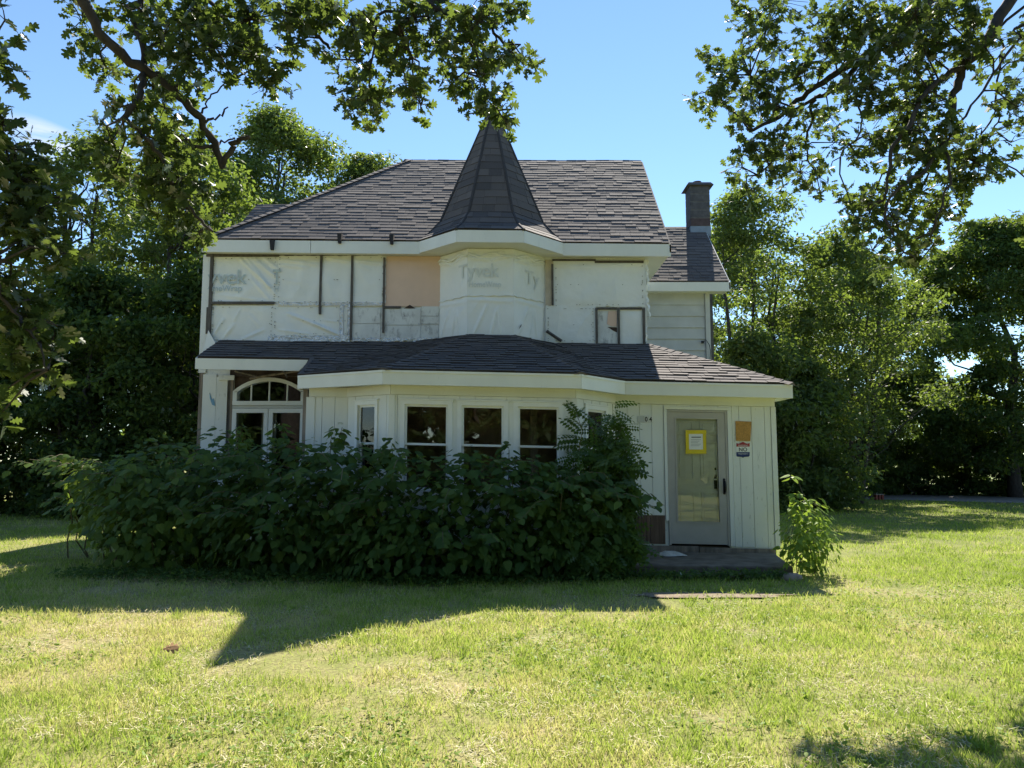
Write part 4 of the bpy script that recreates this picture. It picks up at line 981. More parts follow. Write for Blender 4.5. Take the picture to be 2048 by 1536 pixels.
for i in order[:300]:
    vs, fs, c = SHINGLES[i]; m = MB(); m.add(vs, fs, c); m.c = [c] + [0.0] * (len(fs) - 1); m.build('shingle', M['shingle'], roof)

# ------------------------------------------------------------------ things on and by the house
P_ = lambda px, py, d=0.0: fE.pt(at(px, py, 12.05).x - 1.66, at(px, py, 12.05).z, d)
FZ = lambda px, py: (at(px, py, 12.05).x - 1.66, at(px, py, 12.05).z)
(a0, z1), (a1, z0) = FZ(1275, 832), FZ(1305.5, 845)
hn = empty('house_number', fE.pt((a0 + a1) / 2, z0, 0.006), 'small grey house number plate reading 04 on the white porch siding', 'number plate')
m = MB(); m.fbox(fE, a0, a1, z0, z1, 0.002, 0.010); m.build('plate', M['siding_grey'], hn, xf=None)
for t_, (pa, pb) in (('0', (1288.5, 1296.5)), ('4', (1297.2, 1305))):
    (c0_, zz1), (c1_, zz0) = FZ(pa, 832.5), FZ(pb, 844.5)
    m = MB(); m.fbox(fE, c0_, c1_, zz0, zz1, 0.010, 0.016); tl = m.build('digit_tile', M['paper'], hn)
    text_mesh(t_, 0.105, fE, c0_ + 0.006, zz0 + 0.012, 0.019, M['ink'], tl, name='digit', offset=0.003, sx=0.85)
m = MB(); m.prism([P_(1470.5, 842, 0.006), P_(1502.5, 843.5, 0.006), P_(1500, 882.5, 0.006), P_(1471.5, 881.5, 0.006)], fE.n * 0.012)
tag(m.build('particle_board', M['osb']), 'tapered square of bare orange particle board nailed right of the door', 'board')
# no trespassing shield
sg = empty('warning_sign', P_(1485.5, 915, 0.006), 'red, white and blue shield sign reading NO below the particle board', 'sign')
shield = [(1472.5, 886), (1476, 887.5), (1480, 886.6), (1485.6, 883.5), (1491, 886.6), (1495, 887.5), (1499, 886), (1499, 911), (1497, 913.3), (1488, 914), (1485.6, 915.5), (1483, 914), (1474, 913.3), (1472.5, 911)]
def sub_poly(y0, y1, d, th, mat, nm, par):
    pl = clip_poly(clip_poly(shield, 1, y0, True), 1, y1, False)
    m = MB(); m.prism([P_(a, b, d) for a, b in pl], fE.n * th); return m.build(nm, mat, par)
sb = sub_poly(880, 920, 0.004, 0.004, M['paper'], 'backing', sg)
sub_poly(880, 893.2, 0.0085, 0.001, M['sign_red'], 'red_band', sg); sub_poly(904.2, 920, 0.0085, 0.001, M['sign_blue'], 'blue_band', sg)
(a, z) = FZ(1485.7, 902.6); text_mesh('NO', 0.086, fE, a, z, 0.011, M['ink'], sg, align='CENTER', offset=0.001)
(a, z) = FZ(1485.7, 892.3); text_mesh('WARNING', 0.034, fE, a, z, 0.011, M['paper'], sg, align='CENTER')
(a, z) = FZ(1485.7, 908.8); text_mesh('TRESPASSING', 0.028, fE, a, z, 0.011, M['paper'], sg, align='CENTER')
# notice taped to the door glass
dg = 0.0
nt_ = empty('door_notice', P_(1392, 907, -0.004), 'white paper notice framed in wide yellow tape on the storm door glass', 'notice')
def nrect(x0, x1, y0, y1, d, mat, nm, par=None):
    (a, zb1), (b, zb0) = FZ(x0, y0), FZ(x1, y1); m = MB(); m.fbox(fE, a, b, zb0, zb1, d - 0.002, d); return m.build(nm, mat, par or nt_)
sh_ = nrect(1377, 1407, 866, 900, -0.0035, M['paper'], 'paper_sheet')
for r_ in ((1371, 1413, 860, 867.8), (1371, 1413, 899, 907.5), (1371, 1378.4, 867.8, 899), (1405.6, 1413, 867.8, 899)): nrect(*r_, -0.001, M['yellow'], 'tape_strip')
nrect(1383, 1402, 873.5, 875.2, -0.0015, M['ink'], 'print_line', sh_)
for k, y in enumerate((879, 882, 885, 888, 891)): nrect(1382, 1402 - (k % 3) * 3, y, y + 0.8, -0.0015, M['inkgrey'], 'print_line', sh_)

# concrete step
st = empty('concrete_step', (2.9, 11.3, 0), 'low stained concrete step slab in front of the taupe storm door', 'step')
m = MB(); m.hexa([(1.55, 10.68, -0.05), (3.90, 10.60, -0.05), (4.12, 12.0, -0.05), (1.55, 12.0, -0.05)], [(1.55, 10.68, 0.14), (3.90, 10.60, 0.125), (4.12, 12.0, 0.15), (1.55, 12.0, 0.165)]); m.build('slab', M['concrete'], st, bevel=0.02)
m = MB(); m.hexa([(2.2, 10.36, -0.05), (3.72, 10.33, -0.05), (3.75, 10.62, -0.05), (2.2, 10.68, -0.05)], [(2.2, 10.38, 0.035), (3.70, 10.35, 0.03), (3.73, 10.62, 0.035), (2.2, 10.68, 0.04)]); m.build('footing', M['concrete'], st, bevel=0.01)
# crumpled rag
m = MB(); rr = random.Random(3); n = 22; V = [(2.42, 11.62, 0.225)]
for ring, R in ((1, 0.5), (2, 1.0)):
    for k in range(n):
        a = 2 * math.pi * k / n; q = R * rr.uniform(0.75, 1.1); V.append((2.42 + 0.26 * q * math.cos(a), 11.6 + 0.13 * q * math.sin(a), (0.20 + rr.uniform(-0.02, 0.03)) if ring == 1 else 0.158 + rr.uniform(0, 0.008)))
fs = [(0, 1 + k, 1 + (k + 1) % n) for k in range(n)] + [(1 + k, 1 + n + k, 1 + n + (k + 1) % n, 1 + (k + 1) % n) for k in range(n)]
m.add(V, fs); tag(m.build('rag', M['rag'], smooth=True), 'crumpled dirty white rag lying on the concrete step', 'rag')
m = MB(); m.hexa([(1.55, 11.5, 0.16), (2.25, 11.58, 0.16), (2.25, 11.64, 0.16), (1.55, 11.56, 0.16)], [(1.55, 11.5, 0.185), (2.25, 11.58, 0.185), (2.25, 11.64, 0.185), (1.55, 11.56, 0.185)])
tag(m.build('wood_strip', M['woodgrey']), 'thin pale strip of wood lying on the concrete step', 'wood strip')
def rock(name, c, r, seed, label):
    rr = random.Random(seed); m = MB(); V, Fc = [], []; nu, nv = 10, 6
    for j in range(nv + 1):
        for i in range(nu):
            th, ph = 2 * math.pi * i / nu, math.pi * j / nv
            q = 1 + 0.25 * mnoise.noise((math.cos(th) * 1.5 + seed, math.sin(th) * 1.5, ph)); V.append((c[0] + r[0] * q * math.sin(ph) * math.cos(th), c[1] + r[1] * q * math.sin(ph) * math.sin(th), c[2] + r[2] * q * math.cos(ph)))
    for j in range(nv):
        for i in range(nu): Fc.append((j * nu + i, (j + 1) * nu + i, (j + 1) * nu + (i + 1) % nu, j * nu + (i + 1) % nu))
    m.add(V, Fc); tag(m.build(name, M['rock'], smooth=True), label, 'rock')
rock('rock', (3.72, 10.22, 0.03), (0.15, 0.10, 0.07), 4, 'small grey rock at the foot of the sunlit shrub beside the step')
g = ground_at(145, 1024); rock('rock', (g.x, g.y, 0.2), (0.4, 0.3, 0.32), 9, 'brown boulder lying under the dark trees left of the house')
# small red stool by the drive
g = ground_at(1758, 1000)
stl = empty('stool', (g.x, g.y, 0.012), 'small red wooden stool with a pale top standing on the gravel drive', 'stool')
m = MB(); m.box(g.x - 0.17, g.x + 0.17, g.y - 0.12, g.y + 0.12, 0.21, 0.24); m.build('seat', M['woodgrey'], stl)
for dx in (-0.12, 0, 0.12): m = MB(); m.box(g.x + dx - 0.035, g.x + dx + 0.035, g.y - 0.1, g.y + 0.1, 0.01, 0.21); m.build('leg', M['redwood'], stl)

# ------------------------------------------------------------------ leaves
OAK_HALF = [(0, 0), (0.10, 0.05), (0.07, 0.16), (0.24, 0.24), (0.27, 0.33), (0.11, 0.40), (0.38, 0.52), (0.41, 0.63), (0.15, 0.66), (0.28, 0.80), (0.24, 0.89), (0.08, 0.88), (0, 1.0)]
def folded(half, fold=0.18, droop=0.12):
    n = len(half); V = []
    for (x, y) in half: V.append((x, y, -fold * x - droop * y * y))
    for (x, y) in half[1:-1]: V.append((-x, y, -fold * x - droop * y * y))
    right = list(range(n)); left = [0] + list(range(n, n + n - 2)) + [n - 1]
    return np.array(V), [right, left[::-1]]
OAK_V, OAK_F = folded(OAK_HALF)
HEART_HALF = [(0, 0.04), (0.18, -0.03), (0.38, 0.14), (0.36, 0.40), (0.19, 0.74), (0, 1.0)]
HEART_V, HEART_F = folded(HEART_HALF, 0.22, 0.22)
OVAL_V, OVAL_F = folded([(0, 0), (0.20, 0.22), (0.24, 0.5), (0.12, 0.82), (0, 1.0)], 0.25, 0.2)
DIA_V = np.array([(0, 0, 0), (0.27, 0.42, -0.06), (0, 1.0, -0.14), (-0.27, 0.42, -0.06)]); DIA_F = [[0, 1, 2, 3]]

def unit(a): return a / np.maximum(1e-9, np.linalg.norm(a, axis=1, keepdims=True))
def orient(normal, axis):
    nz_ = unit(normal); ay = axis - (axis * nz_).sum(1, keepdims=True) * nz_; ay = unit(ay); ax = np.cross(ay, nz_)
    return ax, ay, nz_
def place(tv, pos, normal, axis, size):
    ax, ay, az = orient(normal, axis)
    return pos[:, None, :] + (tv[None, :, 0, None] * ax[:, None, :] + tv[None, :, 1, None] * ay[:, None, :] + tv[None, :, 2, None] * az[:, None, :]) * size[:, None, None]
def rnd(n, k=3): return RNG.normal(size=(n, k))

def screen(p):
    d = p[:, 1] * CT + (p[:, 2] - HC) * ST; d = np.where(d < 0.5, 0.5, d)
    v = (p[:, 2] - HC) * CT - p[:, 1] * ST
    return 1024 + F * p[:, 0] / d, 768 - F * v / d, d

def foliage(root, tv, tf, pos, normal, axis, size, var, mat, singles=0, name='crown', leafname='leaf', scoremask=None):
    """leaf mass as one part; the leaves that show largest as parts of their own"""
    n = len(pos); V = place(tv, pos, normal, axis, size)
    pick = np.zeros(n, bool)
    if singles:
        sx, sy, d = screen(pos); az = unit(normal); view = unit(pos - np.array([0, 0, HC]))
        sc_ = (size / d) ** 2 * np.abs((az * view).sum(1)) * ((sx > 5) & (sx < 2043) & (sy > 5) & (sy < 1530))
        if scoremask is not None: sc_ = sc_ * scoremask
        pick[np.argsort(-sc_)[:singles]] = True
    keep = ~pick
    o = np_mesh(name, V[keep], len(tf), len(tv), int(keep.sum()), tf, mat, root, var[keep], origin=tuple(wloc(root)))
    tag(o, kind='stuff')
    if singles:
        variants = []
        for k in range(8):
            me = bpy.data.meshes.new(leafname); me.from_pydata([tuple(v) for v in tv], [], [tuple(f) for f in tf])
            a = me.attributes.new('var', 'FLOAT', 'FACE'); a.data.foreach_set('value', [0.1 + 0.115 * k] * len(tf)); me.update(); me.materials.append(mat); variants.append(me)
        ax, ay, az = orient(normal, axis); W = wloc(root)
        for i in np.nonzero(pick)[0]:
            lo = bpy.data.objects.new(leafname, variants[int(np.clip((var[i] - 0.1) / 0.115, 0, 7))]); col.objects.link(lo)
            s = size[i]; p = Vector(pos[i]) - W
            lo.parent = root
            lo.matrix_basis = Matrix(((ax[i][0] * s, ay[i][0] * s, az[i][0] * s, p.x), (ax[i][1] * s, ay[i][1] * s, az[i][1] * s, p.y), (ax[i][2] * s, ay[i][2] * s, az[i][2] * s, p.z), (0, 0, 0, 1)))
    return o

def wiggle(a, b, n, amp, rr):
    a, b = Vector(a), Vector(b); L = (b - a).length
    pts = []
    off = Vector((0, 0, 0))
    for i in range(n + 1):
        t = i / n; e = math.sin(math.pi * t)
        pts.append(a.lerp(b, t) + Vector((rr.gauss(0, 1), rr.gauss(0, 1), rr.gauss(0, 1))) * amp * L * e)
    return pts

# ------------------------------------------------------------------ trees beyond the house
def tree(name, label, base, h, crown0, rx, ry, nclump, per, leaf, mat, seed, trunk_r=0.18, lean=(0, 0), bark='bark', group=None, cat='tree', rc=(0.5, 1.0), limbs=9, top_narrow=0.55, ntrunks=1, low=0.0, dens=1.0):
    rr = random.Random(seed); rg = np.random.default_rng(seed)
    base = Vector((base[0], base[1], 0.0))
    root = empty(name, base, label, cat, group)
    top = base + Vector((lean[0], lean[1], h * 0.88))
    trunks = []
    for k in range(ntrunks):
        off = Vector((rr.uniform(-0.5, 0.5), rr.uniform(-0.3, 0.3), 0)) * (0 if ntrunks == 1 else 1)
        tp = top + Vector((rr.uniform(-1, 1) * rx * 0.5, rr.uniform(-1, 1) * ry * 0.4, -rr.uniform(0, 1.5))) * (0 if ntrunks == 1 else 1)
        pts = wiggle(base + off + Vector((0, 0, -0.15)), tp, 8, 0.018, rr); n = len(pts)
        m = MB(); m.tube(pts, [trunk_r * (1.25 if i == 0 else 1) * (1 - 0.85 * i / (n - 1)) for i in range(n)], 8); m.build('trunk', M[bark], root, smooth=True)
        trunks.append(pts)
    # clumps inside an egg-shaped envelope
    C = []
    tries = 0
    nclump = int(nclump * 1.3)
    while len(C) < nclump and tries < nclump * 40:
        tries += 1
        z = rr.uniform(crown0, h); t = (z - crown0) / (h - crown0)
        prof = math.sin(math.pi * min(1, max(0.02, t * 0.82 + 0.14))) ** 0.6
        if t > 0.6: prof *= 1 - (t - 0.6) / 0.4 * top_narrow
        a = rr.uniform(0, 2 * math.pi); q = math.sqrt(rr.uniform(0.05, 1))
        w = 1 + 0.35 * mnoise.noise((math.cos(a) * 1.3 + seed, math.sin(a) * 1.3, z * 0.35))
        x = lean[0] * z / h + rx * prof * q * w * math.cos(a); y = lean[1] * z / h + ry * prof * q * w * math.sin(a)
        c = Vector((x, y, z))
        if all((c - d).length > 0.45 * rc[0] for d in C[-60:]): C.append(c)
    # limbs reach into the clumps
    far = sorted(C, key=lambda c: -(c.x ** 2 + c.y ** 2))
    mm = MB()
    for i, c in enumerate(rr.sample(C, min(len(C), limbs * 5))):
        pts = rr.choice(trunks); zt = max(0.6, c.z - (0.5 + 0.7 * math.hypot(c.x, c.y)) * rr.uniform(0.6, 1.2))
        k = min(range(len(pts)), key=lambda j: abs(pts[j].z - zt)); p0 = pts[min(k, len(pts) - 2)]
        r0 = trunk_r * (0.32 if i < limbs else 0.14) * (1 - 0.5 * p0.z / h)
        w = wiggle(p0, base + c, 5, 0.05, rr)
        if i < limbs:
            m2 = MB(); m2.tube(w, [r0 * (1 - 0.8 * j / 5) for j in range(6)], 6); m2.build('limb', M[bark], root, smooth=True)
        else: mm.tube(w, [r0 * (1 - 0.8 * j / 5) for j in range(6)], 4, cap=False)
    if mm.v: tag(mm.build('twigs', M[bark], root), kind='stuff')
    P, NN, VV = [], [], []
    for c in C:
        n = int(per * 1.45 * rr.uniform(0.5, 1.5)); R = rr.uniform(*rc)
        g = rg.normal(size=(n, 3)); g = g / np.linalg.norm(g, axis=1, keepdims=True) * (rg.uniform(0.15, 1, (n, 1)) ** 0.5) * R; g[:, 2] *= 0.62
        P.append(g + np.array([base.x + c.x, base.y + c.y, c.z])); nn = g * 0.5 / R + rg.normal(size=(n, 3)) * 0.55 + np.array([0, 0, 0.7]); NN.append(nn)
        VV.append(np.clip(rg.normal(0.5 + rr.gauss(0, 0.14), 0.18, n), 0, 1))
    P, NN, VV = np.concatenate(P), np.concatenate(NN), np.concatenate(VV)
    ok = P[:, 2] > 0.05; P, NN, VV = P[ok], NN[ok], VV[ok]
    n = len(P); ax = rg.normal(size=(n, 3)) + np.array([0, 0, -0.5]); sz = leaf * rg.uniform(0.65, 1.3, n)
    foliage(root, DIA_V, DIA_F, P, NN, ax, sz, VV, M[mat])
    return root

GL, GR, GB = 'trees along the left of the yard', 'trees along the right of the yard', 'trees across the street'
tree('tall_tree', 'tall leafy tree with forked trunk at the far left of the tree line', (-20.5, 24.5), 12.8, 3.0, 3.6, 3.0, 80, 190, 0.20, 'elm', 101, 0.24, ntrunks=2)
tree('tall_tree', 'tall tree with dark bare forks in a sky gap left of the house', (-15.6, 27.0), 13.6, 4.5, 3.6, 3.0, 80, 105, 0.20, 'ash', 102, 0.26, ntrunks=3, limbs=12)
tree('tall_tree', 'tall dense tree beside the left corner of the house', (-11.2, 26.0), 13.2, 3.0, 3.4, 2.8, 80, 115, 0.20, 'elm', 103, 0.24, limbs=12, ntrunks=2)
tree('tall_tree', 'tallest dark crown rising behind the left end of the roof', (-10.6, 33.0), 17.4, 4.0, 4.6, 3.2, 170, 150, 0.20, 'elm', 104, 0.28, top_narrow=0.35, rc=(0.6, 1.2))
tree('pale_tree', 'pale feathery crown showing just over the roof slope', (-7.2, 36.0), 16.4, 4.0, 4.6, 3.0, 150, 140, 0.20, 'ash', 105, 0.24, top_narrow=0.3, rc=(0.6, 1.2))
tree('pale_tree', 'bushy pale crown between the oak stub and the roof hip', (-15.0, 34.0), 16.4, 4.0, 4.6, 3.0, 130, 150, 0.20, 'ash', 106, 0.24, top_narrow=0.35, rc=(0.6, 1.2))
for i, (x, y, h, r, lab) in enumerate(((-16.5, 22.2, 6.4, 2.6, 'dark bushy undergrowth tree behind the sunlit left lawn'), (-12.6, 22.0, 7.2, 2.5, 'dark round undergrowth tree in the middle of the left shade'), (-9.5, 22.6, 7.6, 2.2, 'dark undergrowth tree touching the left wall of the house'), (-20.6, 21.6, 6.0, 2.6, 'dark undergrowth tree at the far left edge of the yard'), (-18.6, 24.8, 6.8, 2.6, 'dark undergrowth tree deeper behind the left shade'), (-13.8, 25.2, 7.6, 2.6, 'dark undergrowth tree under the tall forked trunks'), (-10.2, 28.0, 7.0, 2.4, 'dark undergrowth tree far behind the left wall'))):
    tree('dark_shrub_tree', lab, (x, y), h, 0.15, r, 1.8, 80, 170, 0.19, 'maple', 120 + i, 0.10, rc=(0.5, 0.95), ntrunks=3, top_narrow=0.3)
tree('loose_tree', 'airy pale tree with open branches rising behind the chimney', (8.4, 25.5), 10.9, 1.6, 3.7, 2.4, 150, 105, 0.15, 'ash', 131, 0.14, ntrunks=4, limbs=16, rc=(0.4, 0.85), top_narrow=0.35)
tree('loose_tree', 'airy mid green tree between the pale tree and the dark maple', (12.2, 27.0), 10.0, 2.4, 3.2, 2.4, 130, 95, 0.155, 'ash', 132, 0.14, ntrunks=3, limbs=14, rc=(0.4, 0.85), top_narrow=0.6)
tree('loose_tree', 'smaller yellow green tree standing behind the gravel drive', (15.0, 34.5), 10.5, 1.6, 3.4, 2.2, 110, 130, 0.17, 'elm', 133, 0.10, ntrunks=1, limbs=10, rc=(0.4, 0.8))
tree('loose_tree', 'taller airy tree far behind the pale tree and the drive', (10.6, 35.0), 12.5, 2.0, 4.2, 2.6, 120, 130, 0.18, 'elm', 136, 0.16, ntrunks=2, limbs=10, top_narrow=0.4)
tree('loose_tree', 'mid green tree in the gap left of the big maple', (19.2, 40.0), 12.5, 1.6, 4.0, 2.6, 120, 140, 0.20, 'elm', 137, 0.18, limbs=8, top_narrow=0.35)
tree('maple_tree', 'big dense dark maple at the right edge of the yard', (21.6, 32.5), 12.0, 1.6, 5.8, 3.8, 230, 200, 0.20, 'maple', 134, 0.26, top_narrow=0.35, rc=(0.6, 1.1))
tree('maple_tree', 'dense dark tree further right beyond the big maple', (27.5, 30.5), 11.0, 2.4, 4.0, 3.4, 90, 190, 0.22, 'maple', 135, 0.26, top_narrow=0.35)
for i, (x, y, h, r, lab, mt) in enumerate(((7.6, 23.2, 5.6, 2.0, 'dark thicket shrub beside the right wall of the porch', 'elm'), (9.3, 24.2, 4.8, 1.7, 'low dark thicket shrub next to the start of the gravel drive', 'elm'), (11.6, 31.5, 5.0, 1.9, 'dark thicket shrub on the near bend of the gravel drive', 'maple'), (5.4, 26.5, 7.5, 2.0, 'dark shrub tree hidden behind the clapboard wing', 'maple'), (14.6, 33.0, 4.4, 2.2, 'dark thicket shrub across the drive behind the red stool', 'maple'), (9.2, 28.5, 7.0, 2.4, 'taller thicket shrub inside the airy pale tree', 'elm'), (17.8, 36.5, 5.0, 2.2, 'dark thicket shrub across the drive under the big maple', 'maple'), (21.4, 35.6, 4.6, 2.4, 'dark thicket shrub beside the trunk of the big maple', 'maple'))):
    tree('thicket_shrub', lab, (x, y), h, 0.1, r, 1.4, 70, 150, 0.17, mt, 140 + i, 0.07, rc=(0.4, 0.8), ntrunks=4, top_narrow=0.4)
for i, (x, y, lab) in enumerate(((18.4, 34.5, 'low roadside bush under the left side of the dark maple'), (22.0, 33.6, 'low roadside bush under the middle of the dark maple'), (14.8, 36.0, 'low roadside bush behind the yellow green tree'), (25.5, 30.8, 'low roadside bush under the right side of the dark maple'))):
    tree('roadside_bush', lab, (x, y), 1.5, 0.05, 2.2, 1.0, 30, 120, 0.16, 'maple', 150 + i, 0.05, rc=(0.3, 0.55), ntrunks=3, cat='bush', limbs=2)
for i, (x, y, h) in enumerate(((-11, -15, 13), (-5, -17, 14), (1.5, -15.5, 13), (8, -16.5, 14), (15, -15, 13), (-18, -14, 13))):
    tree('street_tree', 'tree added across the street to fill bright gaps in the window reflections', (x, y), h, 0.3, 4.8, 3.0, 130, 130, 0.42, 'maple', 160 + i, 0.25, rc=(0.7, 1.2), group=GB, limbs=4)
for i, (x, y) in enumerate(((-13, -11), (-9.2, -11.6), (-5.4, -11), (-1.6, -11.5), (2.2, -11), (6.0, -11.6), (9.8, -11), (13.6, -11.5))):  # nearer row out of view, added to close bright gaps in window reflections
    tree('street_tree', 'tree added across the street to fill bright gaps in the window reflections', (x, y), 7.0, 0.2, 2.6, 1.8, 55, 80, 0.34, 'maple', 180 + i, 0.14, rc=(0.6, 1.0), group=GB, limbs=3, top_narrow=0.3)
# far tree line on the horizon
def far_woods():
    rg = np.random.default_rng(5); n = 16000
    x = rg.uniform(-150, 330, n); hz = 9 + 3 * np.sin(x * 0.05) + 2 * np.sin(x * 0.21 + 1); z = hz * rg.uniform(0, 1, n) ** 0.7
    P = np.stack([x, 235 + rg.normal(0, 5, n), z], 1)
    nn = rg.normal(size=(n, 3)) + np.array([0, -0.5, 0.6]); V = place(DIA_V, P, nn, rg.normal(size=(n, 3)), rg.uniform(1.6, 3.2, n))
    o = np_mesh('distant_woods', V, 1, 4, n, DIA_F, M['elm'], None, np.clip(rg.normal(0.5, 0.2, n), 0, 1)); tag(o, 'hazy line of woods along the horizon beyond the field', 'woods', kind='stuff')
far_woods()

# ------------------------------------------------------------------ oaks over the lawn
def oak(name, label, base, limbs_px, blobs, depth0, seed, trunk_r, trunk_top, joins, extra_crown, over, leaf=0.125, singles=300):
    rr = random.Random(seed); rg = np.random.default_rng(seed)
    base = Vector(base); root = empty(name, base, label, 'tree')
    tt = Vector(trunk_top)
    pts = wiggle(base + Vector((0, 0, -0.2)), tt, 8, 0.02, rr); m = MB()
    m.tube(pts, [trunk_r * (1.35 if i == 0 else 1.0 - 0.05 * i) for i in range(9)], 12); m.build('trunk', M['bark'], root, smooth=True)
    segs = []
    for li, (pl, r0, r1) in enumerate(limbs_px):
        P = [at(px, py, dy) for (px, py, dy) in pl]
        if li in joins: P = [Vector(joins[li])] + P; 
        # smooth + knobbly
        Q = []
        for i in range(len(P) - 1):
            p_1, p0, p1, p2 = P[max(0, i - 1)], P[i], P[i + 1], P[min(len(P) - 1, i + 2)]
            for k in range(4):
                t = k / 4; Q.append(0.5 * ((2 * p0) + (p1 - p_1) * t + (2 * p_1 - 5 * p0 + 4 * p1 - p2) * t * t + (3 * p0 - p_1 - 3 * p1 + p2) * t ** 3))
        Q.append(P[-1]); n = len(Q)
        Q = [q + Vector((rr.gauss(0, 1), rr.gauss(0, 1), rr.gauss(0, 1))) * 0.012 if 0 < i < n - 1 else q for i, q in enumerate(Q)]
        m = MB(); m.tube(Q, [(r0 + (r1 - r0) * i / (n - 1)) * rr.uniform(0.92, 1.12) for i in range(n)], 8); m.build('limb', M['bark'], root, smooth=True)
        segs += Q
    osegs = []
    for pl in over:
        Q = []
        for a_, b_ in zip(pl[:-1], pl[1:]): Q += wiggle(a_, b_, 6, 0.03, rr)[:-1]
        Q.append(Vector(pl[-1])); n = len(Q); m = MB(); m.tube(Q, [0.11 - 0.085 * i / (n - 1) for i in range(n)], 8); m.build('limb', M['bark'], root, smooth=True); osegs += Q
    tw = MB(); P, NN, AX = [], [], []
    def rosette(c, out, nl):
        for _ in range(nl):
            d = Vector((rr.gauss(0, 1), rr.gauss(0, 1), rr.gauss(0, 0.7))) + out * 0.5 + Vector((0, 0, -0.35)); d.normalize()
            P.append(tuple(c + d * rr.uniform(0.01, 0.05))); AX.append(tuple(d)); NN.append((rr.gauss(0, 0.55), rr.gauss(0, 0.55) - 0.1, rr.gauss(0.55, 0.5)))
    def blob(c, rx, rz, ryd, n_tip, S=None):
        s0 = min(S or segs, key=lambda q: (q - c).length_squared)
        mid = [s0, s0.lerp(c, 0.4) + Vector((rr.gauss(0, .05), rr.gauss(0, .05), 0.06)), c]
        tw.tube(mid, [0.012, 0.009, 0.006], 5, cap=False)
        for t in range(n_tip):
            g = Vector((rr.gauss(0, 0.52), rr.gauss(0, 0.52), rr.gauss(0, 0.52)))
            if g.length > 1.15: g *= 1.15 / g.length
            e = c + Vector((g.x * rx, g.y * ryd, g.z * rz))
            tw.tube([c, c.lerp(e, 0.5) + Vector((0, 0, 0.02)), e], [0.005, 0.004, 0.003], 4, cap=False)
            rosette(e, (e - c).normalized() if (e - c).length > 1e-4 else Vector((0, 0, 1)), rr.randint(4, 7))
    for (px, py, rxp, ryp, dy, w) in blobs:
        c = at(px, py, dy); sc_ = dy * 1.03 / F; rx, rz = rxp * sc_, ryp * sc_
        blob(c, rx * 1.1, rz * 1.1, max(0.25, 0.5 * (rx + rz)), max(3, int(w * rxp * ryp / 95)))
    for (c, r, nt2) in extra_crown: blob(Vector(c), r, r * 0.8, r, nt2, osegs + segs if c[1] > 4.5 else osegs)
    tag(tw.build('twigs', M['bark'], root), kind='stuff')
    P, NN, AX = np.array(P), np.array(NN), np.array(AX); n = len(P)
    VV = np.clip(rg.normal(0.5, 0.22, n), 0, 1); sz = leaf * rg.uniform(0.6, 1.2, n)
    foliage(root, OAK_V, OAK_F, P, NN, AX, sz, VV, M['oakleaf'], singles=singles)
    return root

D = 7.2
left_limbs = [
    ([(110, -90, 6.6), (150, -40, 6.7), (190, 45, 6.8), (258, 122, 7.0), (318, 158, 7.1), (368, 205, 7.2), (402, 242, 7.3), (430, 290, 7.4), (446, 336, 7.45)], 0.060, 0.034),
    ([(444, 330, 7.45), (463, 296, 7.4), (480, 280, 7.35), (497, 275, 7.3)], 0.034, 0.022),
    ([(430, 290, 7.4), (405, 291, 7.3), (388, 290, 7.25), (374, 279, 7.2)], 0.022, 0.010),
    ([(430, 288, 7.4), (445, 286, 7.5), (470, 276, 7.6)], 0.014, 0.007),
    ([(404, 236, 7.3), (420, 240, 7.3), (437, 233, 7.3), (456, 214, 7.35)], 0.016, 0.008),
    ([(402, 226, 7.3), (412, 205, 7.35), (432, 185, 7.4), (468, 157, 7.45)], 0.011, 0.006),
    ([(288, 148, 7.05), (280, 185, 6.9), (262, 215, 6.8), (247, 236, 6.8), (272, 256, 6.8), (296, 280, 6.8), (322, 312, 6.9), (340, 350, 6.9), (352, 385, 7.0), (392, 430, 7.0), (425, 462, 7.1)], 0.032, 0.012),
    ([(230, -40, 7.4), (255, 15, 7.4), (272, 48, 7.3), (285, 85, 7.2), (288, 140, 7.1)], 0.045, 0.028),
    ([(380, -30, 7.6), (402, 30, 7.6), (420, 80, 7.5), (440, 118, 7.5), (468, 142, 7.5), (474, 165, 7.5)], 0.028, 0.010),
    ([(540, -40, 7.6), (575, 10, 7.6), (610, 48, 7.6), (640, 76, 7.5), (660, 98, 7.5)], 0.034, 0.014),
    ([(700, 40, 7.4), (700, 70, 7.4), (680, 98, 7.5), (662, 100, 7.5)], 0.010, 0.006),
    ([(800, -60, 7.2), (855, 5, 7.2), (885, 24, 7.2), (930, 31, 7.2), (962, 42, 7.2), (985, 62, 7.2), (1008, 92, 7.2)], 0.042, 0.012),
    ([(940, 30, 7.2), (946, 70, 7.15), (953, 120, 7.1), (968, 165, 7.1), (990, 205, 7.1), (1014, 250, 7.1)], 0.016, 0.005),
    ([(740, -40, 7.0), (752, 30, 7.0), (748, 90, 7.0), (738, 150, 7.0), (742, 220, 7.0)], 0.020, 0.006),
    ([(775, -30, 7.0), (800, 45, 7.0), (820, 100, 7.0), (828, 160, 7.0), (842, 220, 7.0)], 0.016, 0.006),
    ([(-120, 120, 5.6), (-30, 230, 5.8), (30, 310, 5.9), (70, 400, 6.0), (110, 490, 6.1)], 0.040, 0.010),
    ([(-90, 480, 5.4), (-20, 560, 5.5), (30, 620, 5.6), (70, 680, 5.6), (95, 740, 5.6)], 0.022, 0.006)]
